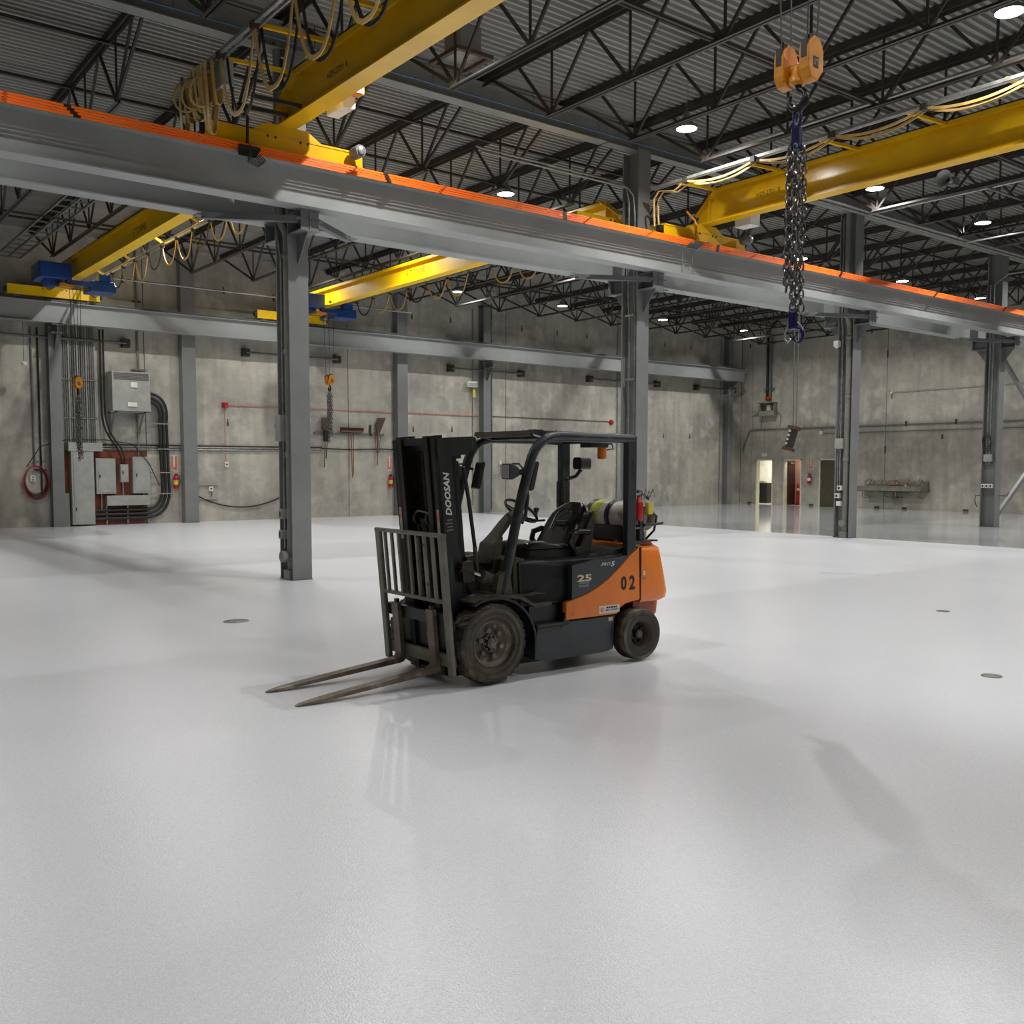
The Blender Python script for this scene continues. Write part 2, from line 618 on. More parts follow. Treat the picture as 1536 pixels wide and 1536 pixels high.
# corrugated steel roof deck, ribs along x
P = []
pitch_r = .1524
y = Y0
while y < Y1 + .1:
    P += [(y, ZD), (y + .05, ZD), (y + .062, ZD + .055), (y + .14, ZD + .055)]
    y += pitch_r
V, Fc = [], []
for (yy, zz) in P:
    V += [(X0, yy, zz), (X1, yy, zz)]
for i in range(len(P) - 1):
    Fc.append((2 * i, 2 * i + 1, 2 * i + 3, 2 * i + 2))
mb = MB()
mb.add(V, Fc)
ceiling = struct(mb.build('ceiling', 'deck'))
MB().box((X0, Y0, ZD + .08), (X1, Y1, ZD + .18)).build('roof_sheet', 'deck', ceiling)

# walls: sealed backing with separate concrete panels
wall_back = struct(MB().box((X0, Y1 + .02, 0), (X1 + .3, Y1 + .25, ZD + .1)).build('wall_back', 'conc_joint'))
jx = [X0, 2.7, 9.9, 17.1, 24.3, 31.5, X1]
for a, b in zip(jx[:-1], jx[1:]):
    MB().box((a + .012, Y1, 0.0), (b - .012, Y1 + .03, ZD + .05)).build('panel', 'conc', wall_back)
for (x, z) in ((12.53, 7.63), (14.28, 7.58), (12.58, 3.29), (14.28, 3.27), (19.83, 7.49), (21.59, 7.51), (19.86, 3.26), (21.64, 3.3),
               (25.13, 7.49), (27.03, 7.49), (28.74, 7.49), (9.3, 7.62), (25.2, 3.3), (27.0, 3.3), (33.6, 7.5), (35.4, 7.5), (33.6, 3.3), (35.4, 3.3)):
    mb = MB().box((x - .035, Y1 - .004, z - .13), (x + .035, Y1 + .01, z + .02))
    mb.box((x - .02, Y1 - .004, z + .03), (x + .02, Y1 + .01, z + .1))
    mb.build('lifting_recess', 'conc_joint', wall_back)

wall_end = struct(MB().box((X1 + .02, Y0, 2.4), (X1 + .25, Y1 + .25, ZD + .1)).build('wall_end', 'conc_joint'))
doors = [(29.5, 30.5), (27.86, 28.86), (25.9, 26.88)]
DZ = 2.2
jy = [Y0, 2.0, 9.2, 16.4, 23.58, 30.8, Y1]
def end_panel(a, b):
    a, b = a + .012, b - .012
    cuts = [d for d in doors if d[0] < b and d[1] > a]
    mb = MB()
    mb.box((X1, a, DZ), (X1 + .2, b, ZD + .05))
    y = a
    for d0, d1 in sorted(cuts):
        mb.box((X1, y, 0), (X1 + .2, d0, DZ))
        y = d1
    mb.box((X1, y, 0), (X1 + .2, b, DZ))
    mb.build('panel', 'conc', wall_end)
for a, b in zip(jy[:-1], jy[1:]):
    end_panel(a, b)
for (y, z) in ((31.0, 7.8), (28.24, 7.82), (24.37, 7.82), (23.58, 6.75), (23.58, 2.59), (22.3, 7.8), (19.8, 7.8), (17.2, 7.8), (28.6, 3.4), (21.0, 3.1)):
    big = .16 if abs(y - 23.58) < .01 else .1
    MB().box((X1 - .004, y - .04, z - big), (X1 + .01, y + .04, z + big)).build('lifting_recess', 'conc_joint', wall_end)
for y in (30.9, 27.3, 23.9, 22.6, 19.9):
    MB().box((X1 - .006, y - .12, .01), (X1 + .01, y + .12, .1)).build('base_recess', 'conc_joint', wall_end)

wall_left = struct(MB().box((X0 - .25, Y0, 0), (X0, Y1, ZD + .1)).build('wall_left', 'conc'))
wall_front = struct(MB().box((X0, Y0 - .25, 0), (X1, Y0, ZD + .1)).build('wall_front', 'conc'))

# ---- doors in the end wall, with the rooms behind them
def door_frame(n, d0, d1):
    mb = MB()
    t = .05
    mb.box((X1 - .03, d0 - .01, 0), (X1 + .21, d0 + t, DZ))
    mb.box((X1 - .03, d1 - t, 0), (X1 + .21, d1 + .01, DZ))
    mb.box((X1 - .03, d0 - .01, DZ - t), (X1 + .21, d1 + .01, DZ + .01))
    return struct(mb.build('door_%d' % n, 'cream'))
d1 = door_frame(1, *doors[0])
d2 = door_frame(2, *doors[1])
d3 = door_frame(3, *doors[2])
leaf = MB().box((X1 + .02, doors[2][0] + .05, .01), (X1 + .07, doors[2][1] - .05, DZ - .05)).build('door_leaf', 'olive', d3)
MB().cyl((X1 - .02, doors[2][1] - .13, 1.02), (X1 - .02, doors[2][1] - .13, 1.22), .012).build('door_handle', 'stainless', leaf)
leaf2 = MB().box((X1 + .21, doors[1][1] - .1, .01), (X1 + .75, doors[1][1] - .05, DZ - .06)).build('door_leaf', 'brown_door', d2)
mb = MB().box((X1 + .3, doors[1][1] - .16, 1.98), (X1 + .55, doors[1][1] - .1, 2.04))
mb.cyl((X1 + .45, doors[1][1] - .13, 2.01), (X1 + .7, doors[1][1] - .2, 2.02), .012)
mb.build('door_closer', 'zinc', leaf2)

def room(n, a, b, mat, dx=2.2):
    mb = MB()
    xa, xb = X1 + .2, X1 + .2 + dx
    mb.box((xb, a, 0), (xb + .1, b, 2.7))
    mb.box((xa, a - .1, 0), (xb + .1, a, 2.7))
    mb.box((xa, b, 0), (xb + .1, b + .1, 2.7))
    mb.box((xa, a - .1, 2.6), (xb + .1, b + .1, 2.7))
    mb.box((X1, a - .1, -.1), (xb + .1, b + .1, 0))
    r = struct(mb.build('wall_room_%d' % n, mat))
    t = empty('ceiling_lamp', (xa + dx * .5, (a + b) / 2, 2.56), 0,
              'small ceiling lamp inside the room behind door %s' % ('beside the corner column' if n == 1 else 'with the brown leaf'), 'lamp')
    MB().lathe([(.0, .04), (.14, .04), (.16, .0)], (0, 0, 0)).build('housing', 'white', t)
    MB().lathe([(.0, -.03), (.09, -.022), (.14, 0.)], (0, 0, 0)).build('diffuser', 'lens', t)
    L = bpy.data.lights.new('room_light', 'AREA')
    L.shape = 'DISK'
    L.size = .25
    L.energy = 60 if n == 1 else 14
    L.color = (1, .95, .85) if n == 1 else (1, .9, .82)
    lo_ = bpy.data.objects.new('room_light', L)
    COL.objects.link(lo_)
    lo_.parent = t
    lo_.location = (0, 0, -.05)
    return r
room(1, 29.35, 32.3, 'white')
M['pinkwall'] = pm('salmon_wall', 'cfa794', .7)
room(2, 27.2, 29.15, 'pinkwall', .95)
# contents seen through the doors
t = empty('storage_cabinet', (X1 + 1.3, 31.1, 0), 0, 'black low cabinet standing in the bright room behind the open white doorway', 'cabinet')
mb = MB().rbox((-.3, -.5, .03), (.3, .5, .98), .02)
mb.build('body', 'blk', t)
MB().box((-.32, -.52, .98), (.32, .52, 1.03)).build('worktop', 'seat_trim', t)
for s in (-.25, .25):
    d = MB().box((-.318, s - .235, .08), (-.3, s + .235, .95)).build('door', 'slate_d', t)
    MB().cyl((-.33, s * .3, .5), (-.33, s * .3, .65), .008).build('handle', 'zinc', d)
t = empty('folded_cloth', (X1 + 1.2, 31.1, 1.03), 0, 'grey folded rags lying on the black cabinet in the bright room', 'cloth')
mb = MB()
for k in range(4):
    mb.rbox((-.12 + .01 * k, -.3 + .03 * k, .025 * k), (.12 - .012 * k, .25 - .05 * k, .025 * k + .023), .02)
mb.build('rag_stack', 'tank', t)
t = empty('traffic_post', (X1 + .82, 28.62, 0), 0, 'tall red plastic traffic post standing inside the salmon-walled room', 'traffic post')
MB().lathe([(.13, 0), (.13, .03), (.06, .06)], (0, 0, 0)).build('base', 'blk', t)
p = MB().lathe([(.085, .04), (.075, .5), (.06, .95), (.045, 1.02), (.02, 1.05), (0, 1.06)], (0, 0, 0), n=20).build('post', 'red', t)
MB().lathe([(.078, .7), (.073, .8)], (0, 0, 0), n=20).build('reflective_band', 'txt_white', p)

# ---- columns along the middle of the hall
COLX = (6.86, 14.5, 22.2, 29.9)
COLY = 14.43
CW, CD = .33, .46
ord_ = ('nearest', 'second', 'third', 'fourth')
clab = ('tall grey steel column standing alone left of the forklift',
        'grey steel column rising right behind the forklift overhead guard',
        'grey steel column with a downpipe and switch boxes, left of the wash sink',
        'grey steel column with diagonal braces, nearest the right edge of the picture')
columns = []
for i, x in enumerate(COLX):
    t = empty('steel_column', (x, COLY, 0), 0, clab[i], 'column')
    mb = MB()
    h, d, tf, tw = CW / 2, CD / 2, .025, .016
    prof = [(-h, -d), (h, -d), (h, -d + tf), (tw / 2, -d + tf), (tw / 2, d - tf), (h, d - tf), (h, d), (-h, d), (-h, d - tf),
            (-tw / 2, d - tf), (-tw / 2, -d + tf), (-h, -d + tf)]
    mb.prism(prof, 2, .0, 8.2)
    mb.build('shaft', 'steel', t)
    MB().box((-.175, -.24, 0), (.175, .24, .012)).build('base_plate', 'steel_d', t)
    for s in (-1, 1):
        # tapered bracket carrying the runway beam
        ye = s * .66
        mb = MB()
        mb.box((-.16, min(s * .23, ye), 5.39), (.16, max(s * .23, ye), 5.41))
        mb.box((-.16, min(s * .23, ye), 5.69), (.16, max(s * .23, ye), 5.708))
        mb.box((-.008, min(s * .23, ye), 5.41), (.008, max(s * .23, ye), 5.69))
        mb.box((-.15, ye - s * .02 - .006, 5.41), (.15, ye - s * .02 + .006, 5.69))
        mb.prism([(s * .23, 4.95), (s * .23, 5.39), (s * .58, 5.39)], 0, -.008, .008)
        mb.build('bracket', 'steel_d', t)
    columns.append(t)

# far runs of lateral braces at each bracket
for i, x in enumerate(COLX):
    for s in (-1, 1):
        t = empty('lateral_brace', (x, COLY, 5.5), 0,
                  'grey horizontal brace %s the bracket of the %s hall column' % ('left of' if s < 0 else 'right of', ord_[i]), 'brace')
        a, b = Vector((s * .12, -.58, .06)), Vector((s * 1.25, .46, .14))
        MB().tube([a, b], .05, flat=(.1, .09), up=(0, 0, 1)).build('channel', 'steel_d', t)
        MB().cb(b, (.22, .2, .02)).build('gusset_plate', 'steel_d', t)
        MB().cb(a, (.2, .16, .02)).build('gusset_plate', 'steel_d', t)

# X braces between the fourth column and the next one out of frame
for k, (a, b) in enumerate((((30.1, COLY, 5.35), (37.4, COLY, .3)), ((30.1, COLY, .15), (37.4, COLY, 5.2)))):
    o = MB().tube([a, b], .06, flat=(.13, .1), up=(0, 1, 0)).build('diagonal_brace', 'steel')
    tag(o, 'grey diagonal brace %s the column at the right edge' % ('falling from the bracket of' if k == 0 else 'rising from the foot of'), 'brace')
t = empty('steel_column', (37.5, COLY, 0), 0, 'grey steel column hidden behind the right picture edge near the end wall', 'column')
MB().prism(prof, 2, 0, 8.2).build('shaft', 'steel', t)

# ---- wall columns along the back wall
for k, (x, ztop, lab) in enumerate(((7.2, 7.6, 'grey wall column left of the electrical panels'),
                                    (11.2, 8.6, 'flat grey wall column right of the electrical panels and extinguisher'),
                                    (19.2, 8.6, 'flat grey wall column directly behind the forklift mast'),
                                    (23.1, 8.1, 'grey wall column with bracket behind the forklift guard'),
                                    (31.1, 8.1, 'grey wall column mostly hidden by the column behind the forklift'),
                                    (37.95, 8.1, 'grey wall column in the far corner of the hall'))):
    t = empty('wall_column', (x, 31.32, 0), 0, lab, 'column')
    full = k not in (1, 2)
    if full:
        hw, dd = .17, .17
        pr_ = [(-hw, -dd), (hw, -dd), (hw, -dd + .02), (.008, -dd + .02), (.008, dd - .02), (hw, dd - .02), (hw, dd), (-hw, dd), (-hw, dd - .02),
               (-.008, dd - .02), (-.008, -dd + .02), (-hw, -dd + .02)]
        MB().prism(pr_, 2, 0, ztop).build('shaft', 'steel', t)
        MB().box((-.19, -.19, ztop), (.19, .17, ztop + .04)).build('cap_plate', 'joist', t)
        mb = MB()
        mb.box((-.16, -.6, 5.7), (.16, -.17, 5.72))
        mb.box((-.16, -.62, 5.93), (.16, -.17, 5.95))
        mb.box((-.01, -.6, 5.72), (.01, -.17, 5.93))
        mb.prism([(-.17, 5.2), (-.17, 5.7), (-.55, 5.7)], 0, -.01, .01)
        mb.build('bracket', 'steel_d', t)
    else:
        mb = MB()
        mb.box((-.22, -.16, 0), (.22, -.13, ztop))
        mb.box((-.22, -.13, 0), (-.19, .17, ztop))
        mb.box((.19, -.13, 0), (.22, .17, ztop))
        mb.build('shaft', 'steel', t)
        MB().box((-.24, -.18, 0), (.24, .17, .02)).build('base_plate', 'steel_d', t)
# ledger brackets under the wall beam (small black clips with a rail)
for k, (xa, xb) in enumerate(((5.0, 9.3), (13.2, 16.6), (21.5, 25.0), (28.8, 33.0), (35.7, 38.4))):
    t = empty('wall_bracing', ((xa + xb) / 2, 31.3, 5.62), 0,
              'grey tie rod with black end clips under the wall beam, %s' %
              ('behind the electrical conduits', 'behind the nearest hall column', 'behind the forklift guard', 'behind the second hall column', 'in the far corner')[k], 'tie rod')
    hw = (xb - xa) / 2
    MB().cyl((-hw, 0, 0), (hw, 0, 0), .04).build('rod', 'steel_d', t)
    for s in (-1, 1):
        MB().cb((s * hw, .08, 0), (.24, .2, .26)).build('end_clip', 'joist', t)

# ---- runway beams
def runway(yc, x0, x1, z0, z1, lab, mat='runway', wd=.33):
    t = empty('runway_beam', (x0, yc, z0), 0, lab, 'beam')
    MB().ibeam(0, 0, x1 - x0, 0, 0, z1 - z0, wd).build('beam', mat, t)
    mb = MB().prism([(-.03, z1 - z0), (.03, z1 - z0), (.03, z1 - z0 + .012), (.01, z1 - z0 + .02), (.02, z1 - z0 + .05), (.02, z1 - z0 + .08),
                     (-.02, z1 - z0 + .08), (-.02, z1 - z0 + .05), (-.01, z1 - z0 + .02), (-.03, z1 - z0 + .012)], 0, 0, x1 - x0)
    mb.build('crane_rail', 'steel_d', t)
    return t
RZ0, RZ1 = 5.71, 6.31
rA = runway(13.78, X0, X1 - .4, RZ0, RZ1, 'long grey crane runway beam with orange conductor bars along the columns')
rB = runway(15.08, X0, X1 - .4, RZ0, RZ1, 'grey crane runway beam just behind the one carrying orange bars')
rW = runway(30.85, X0, 38.6, 5.98, 6.58, 'grey crane runway beam running along the back concrete wall', wd=.32)
rN = runway(-3.7, X0, X1 - .4, RZ0, RZ1, 'grey crane runway beam behind the camera along the near wall')
# safety clips with hanging wire at the runway joints
for x in (15.0, 30.6):
    mb = MB()
    mb.cyl((x - X0, -.175, .6), (x - X0, -.175, .16), .008, 6)
    mb.cyl((x - X0 + .3, -.175, .6), (x - X0 + .3, -.175, .25), .008, 6)
    mb.tube([(x - X0 + .02, -.18, .2), (x - X0 + .08, -.19, .12), (x - X0 + .16, -.19, .11), (x - X0 + .25, -.18, .2)], .014, 6)
    mb.build('clip_wire', 'galv', rA)

# orange conductor bars, four along the whole runway
BARZ = 6.31
BARY = (13.446, 13.498, 13.55, 13.6)
BARDZ = (.054, .036, .018, .0)
bars = empty('conductor_bar_line', (X0, 13.44, BARZ), 0, 'four parallel orange conductor bars mounted along the front runway beam', 'conductor bar')
for yb, dz in zip(BARY, BARDZ):
    yy = yb - 13.44
    mb = MB().prism([(yy - .005, dz - .014), (yy + .005, dz - .014), (yy + .005, dz + .010), (yy + .003, dz + .014), (yy - .003, dz + .014), (yy - .005, dz + .010)], 0, 0, X1 - .4 - X0)
    mb.build('conductor_bar', 'bar_orange', bars)
nb = 0
x = 1.0
proto = None
while x < 38:
    if proto is None:
        mb = MB().prism([(-.02, .069), (.16, .015), (.3, .012), (.3, .024), (.17, .026), (-.02, .081)], 0, -.015, .015)
        proto = mb.build('hanger_arm', 'steel_d', bars)
        proto.location = (x - X0, 0, 0)
    else:
        part_copy(proto, (x - X0, 0, 0))
    x += 1.62
    nb += 1
cproto = None
for x in (3.35, 8.0, 11.7, 15.9, 20.3, 24.6, 28.4, 31.9):
    for i, yb in enumerate(BARY):
        xx = x - X0 + i * .05
        if cproto is None:
            cproto = MB().box((-.045, -.008, -.017), (.045, .008, .017)).build('joint_cover', 'cover', bars)
            cproto.location = (xx, yb - 13.44, BARDZ[i])
        else:
            part_copy(cproto, (xx, yb - 13.44, BARDZ[i]))

# ---- roof girder over the columns
GZ0, GZ1 = 8.2, 8.62
g = empty('roof_girder', (X0, COLY, GZ0), 0, 'dark grey roof girder running over the tops of the hall columns', 'girder')
MB().ibeam(0, 0, 13.55 - X0, 0, 0, GZ1 - GZ0, .26).build('beam_section', 'girder', g)
MB().ibeam(0, 13.6 - X0, X1 - X0, 0, 0, GZ1 - GZ0, .22).build('beam_section', 'girder', g)
for x in (13.5,):
    mb = MB().box((x - X0 - .12, -.02, .04), (x - X0 + .2, .02, .38))
    for i in range(2):
        for k in range(5):
            mb.cyl((x - X0 - .05 + .18 * i, -.035, .09 + .06 * k), (x - X0 - .05 + .18 * i, .035, .09 + .06 * k), .014, 6)
    mb.build('splice_plate', 'girder', g)
o = MB().cyl((X0, 14.22, 8.3), (X1, 14.22, 8.3), .014, 8).build('blue_line', 'pipe_blue')
tag(o, 'thin blue pipe strung along the side of the roof girder', 'pipe')
for k in range(20):
    x = X0 + 1 + k * 2.2
    MB().cyl((x, 14.22, 8.3), (x, 14.22, 8.66), .006, 6).build('hanger_rod', 'joist', o)

# ---- open web joists, shared meshes
JX = [14.4 + 1.915 * k for k in range(-9, 13)]
JB, JT = 7.54, 8.62
def make_joist(y_g, sgn, y_end, lab, grp):
    """joist from the girder (y_g) away in direction sgn to y_end"""
    t = empty('roof_joist', (JX[0], y_g, 0), 0, lab, 'joist', grp)
    span = abs(y_end - y_g)
    def Yv(d):
        return sgn * d
    mb = MB()
    for s in (-1, 1):
        a, b = sorted((Yv(.0), Yv(span)))
        mb.box((s * .012 if s > 0 else -.06, a, JT), (.06 if s > 0 else -.012, b, JT + .012))
        mb.box((s * .012 - .003, a, JT - .05), (s * .012 + .003, b, JT + .012))
    mb.box((-.06, a, JT + .012), (.06, b, ZD))
    mb.build('top_chord', 'joist', t)
    d0 = 1.9
    npan = int((span - d0 - 1.0) / 1.8)
    d1 = d0 + 1.8 * npan
    mb = MB()
    a, b = sorted((Yv(d0 - .12), Yv(d1 + .12)))
    for s in (-1, 1):
        mb.box((.012 if s > 0 else -.058, a, JB), (.058 if s > 0 else -.012, b, JB + .008))
        mb.box((s * .014 - .003, a, JB), (s * .014 + .003, b, JB + .055))
    mb.build('bottom_chord', 'joist_lt', t)
    def web(p, q, th, nm):
        return MB().tube([(0, Yv(p[0]), p[1]), (0, Yv(q[0]), q[1])], th, flat=(th, th * .8), up=(1, 0, 0)).build(nm, 'joist', t)
    web((.25, JT), (d0, JB + .03), .05, 'end_diagonal')
    dproto = {}
    for k in range(npan + 1):
        d = d0 + 1.8 * k
        for nm, dd, th in (('web_vertical', 0, .034), ('web_diagonal', -.9, .046), ('web_diagonal', .9, .046)):
            key = (nm, dd)
            if key not in dproto:
                m0 = MB().tube([(0, 0, JB + .03), (0, sgn * dd, JT)], th, flat=(th, th * .8), up=(1, 0, 0)).build(nm, 'joist', t)
                dproto[key] = m0
                m0.location = (0, Yv(d), 0)
            else:
                part_copy(dproto[key], (0, Yv(d), 0))
    dl = d1 + .9
    if dl < span - .3:
        web((d1, JB + .03), (span - .1, JT), .05, 'end_diagonal')
    return t
ja = make_joist(COLY - .05, -1, Y0, 'black open-web steel roof joist spanning the near crane bay this side of the columns', 'roof joists of the near bay')
jb = make_joist(COLY + .05, 1, Y1, 'black open-web steel roof joist spanning the far crane bay up to the back wall', 'roof joists of the far bay')
NTH = ('first', 'second', 'third', 'fourth', 'fifth', 'sixth', 'seventh', 'eighth', 'ninth')
def joist_place(i):
    x = JX[i]
    right = [k for k in range(4) if COLX[k] - .3 <= x]
    if right:
        k = right[-1]
        n = sum(1 for q in JX if COLX[k] - .3 <= q <= x)
        return '%s at or right of the %s column' % (NTH[n - 1], ord_[k])
    n = sum(1 for q in JX if x <= q < COLX[0] - .3)
    return '%s left of the nearest column' % NTH[n - 1]
for i, x in enumerate(JX):
    for j, bay in ((ja, 'near bay'), (jb, 'far bay')):
        c = j if i == 0 else copy_tree(j)
        c.location = (x, j.location.y, 0)
        c['label'] = 'black roof joist of the %s, %s' % (bay, joist_place(i))
# bridging angles along x, tying the joists
for k, (y, z, th) in enumerate(((16.67, 8.6, .05), (18.92, 8.56, .05), (22.6, 8.58, .05), (26.3, 8.58, .05), (29.5, 8.58, .05), (10.6, 8.58, .05), (6.9, 8.58, .05),
                                (3.2, 8.58, .05), (19.6, 7.6, .04), (24.8, 7.6, .04), (9.0, 7.6, .04))):
    mb = MB().box((X0, y - .004, z - th / 2), (X1, y + .004, z + th / 2))
    mb.box((X0, y, z - th / 2), (X1, y + th, z - th / 2 + .008))
    o = mb.build('bridging_bar', 'joist')
    tag(o, 'thin black bridging angle on the %s chords of the %s-bay joists, %s from the columns' % ('top' if z > 8 else 'bottom', 'far' if y > COLY else 'near',
        {16.67: 'first', 18.92: 'second', 22.6: 'third', 26.3: 'fourth', 29.5: 'fifth', 10.6: 'first', 6.9: 'second', 3.2: 'third', 19.6: 'first', 24.8: 'second', 9.0: 'first'}[y]), 'bridging bar',
        'bridging bars %s %s' % ('top' if z > 8 else 'bottom', 'far' if y > COLY else 'near'))
# thin sprinkler-like pipes below the deck in the far left bay
for k, x in enumerate((2.25,)):
    o = MB().cyl((x, 14.6, 8.68), (x, 31.4, 8.68), .012, 6).build('roof_wire', 'galv')
    tag(o, 'thin pale wire crossing the deck ribs at the upper left', 'wire')

# ---- high bay lamps
lamp_lab = {}
def make_lamp(x, y):
    lab = 'round white high-bay lamp hanging below the roof joists'
    t = empty('high_bay_lamp', (x, y, LAMP_Z), 0, lab, 'lamp', 'high-bay lamps in a grid under the roof')
    return t
lp = None
row_names = {1.2: 'behind the camera', 6.52: 'nearest visible row', 12.25: 'row over the near bay', 17.6: 'row just beyond the columns', 22.9: 'middle row of the far bay', 28.24: 'row next to the back wall'}
lamp_me = {}
lamp_me['housing'] = MB().lathe([(.0, .30), (.05, .30), (.06, .2), (.1, .18), (.12, .08), (.19, .05), (.2, .0), (.185, .0)], (0, 0, 0), n=20)
vis_lab = {
    (13.57, 6.52): 'lit round high-bay lamp in the top right corner of the picture',
    (13.57, 12.25): 'lit high-bay lamp left of the hanging hook block',
    (13.57, 17.6): 'lit high-bay lamp just above the orange bars, left of the second column',
    (19.67, 12.25): 'lit high-bay lamp directly under the right yellow bridge girder',
    (24.5, 12.25): 'lit high-bay lamp near the right edge below the pipe rack',
    (24.5, 17.6): 'lit high-bay lamp seen right behind the hanging chain',
    (30.0, 17.6): 'lit high-bay lamp above the orange bars between third and fourth column',
    (19.67, 28.24): 'lit high-bay lamp near the back wall, leftmost of the far row of four',
    (24.5, 28.24): 'lit high-bay lamp near the back wall, second of the far row of four',
    (30.0, 28.24): 'lit high-bay lamp near the back wall, third of the far row of four',
    (35.2, 28.24): 'lit high-bay lamp above the far corner, rightmost of the far row of four',
}
h0 = l0 = s0 = None
Ld = bpy.data.lights.new('high_bay_light', 'AREA')
Ld.shape = 'DISK'
Ld.size = .09
Ld.spread = math.radians(155)
Ld.energy = LAMP_W
Ld.color = (1.0, .992, .975)
for y in LAMP_Y:
    for x in LAMP_X:
        key = (x, y)
        if x < 5 and y > 25:
            continue
        if x < 5 and 10 < y < 14:
            x = .9
        if key == (8.2, 12.25):
            x = 7.72
        if key in vis_lab:
            t = empty('high_bay_lamp', (x, y, LAMP_Z), 0, vis_lab[key], 'lamp', 'high-bay lamps in a grid under the roof')
        else:
            t = empty('high_bay_lamp', (x, y, LAMP_Z), 0, 'high-bay lamp out of sight, hidden by cranes, beams or the picture edge', 'lamp', 'hidden high-bay lamps')
        if h0 is None:
            h0 = lamp_me['housing'].build('housing', 'cabinet_d', t)
            l0 = MB().lathe([(.0, .012), (.18, .012), (.185, .006), (.185, .0)], (0, 0, 0), n=20).build('lens', 'lens', t)
            s0 = MB().cyl((0, 0, .3), (0, 0, ZD - LAMP_Z), .006, 6).build('hanger_rod', 'galv', t)
        else:
            for q in (h0, l0, s0):
                c = q.copy()
                COL.objects.link(c)
                c.parent = t
        lo_ = bpy.data.objects.new('high_bay_light', Ld)
        COL.objects.link(lo_)
        lo_.parent = t
        lo_.location = (0, 0, -.006)
M['pendant_red'] = pm('pendant_rubber', '5a2a20', .6, c2='3a1c16', scale=12)
# ------------------------------------------------------------------ bridge cranes
def sag(p0, p1, d, n=10):
    p0, p1 = Vector(p0), Vector(p1)
    out = []
    for i in range(n + 1):
        t = i / n
        p = p0.lerp(p1, t)
        p.z -= d * 4 * t * (1 - t)
        out.append(p)
    return out

def loop_u(p0, p1, d, n=12):
    """deep U shaped cable loop"""
    p0, p1 = Vector(p0), Vector(p1)
    out = []
    for i in range(n + 1):
        t = i / n
        p = p0.lerp(p1, t)
        p.z -= d * (1 - abs(2 * t - 1) ** 2.6)
        out.append(p)
    return out

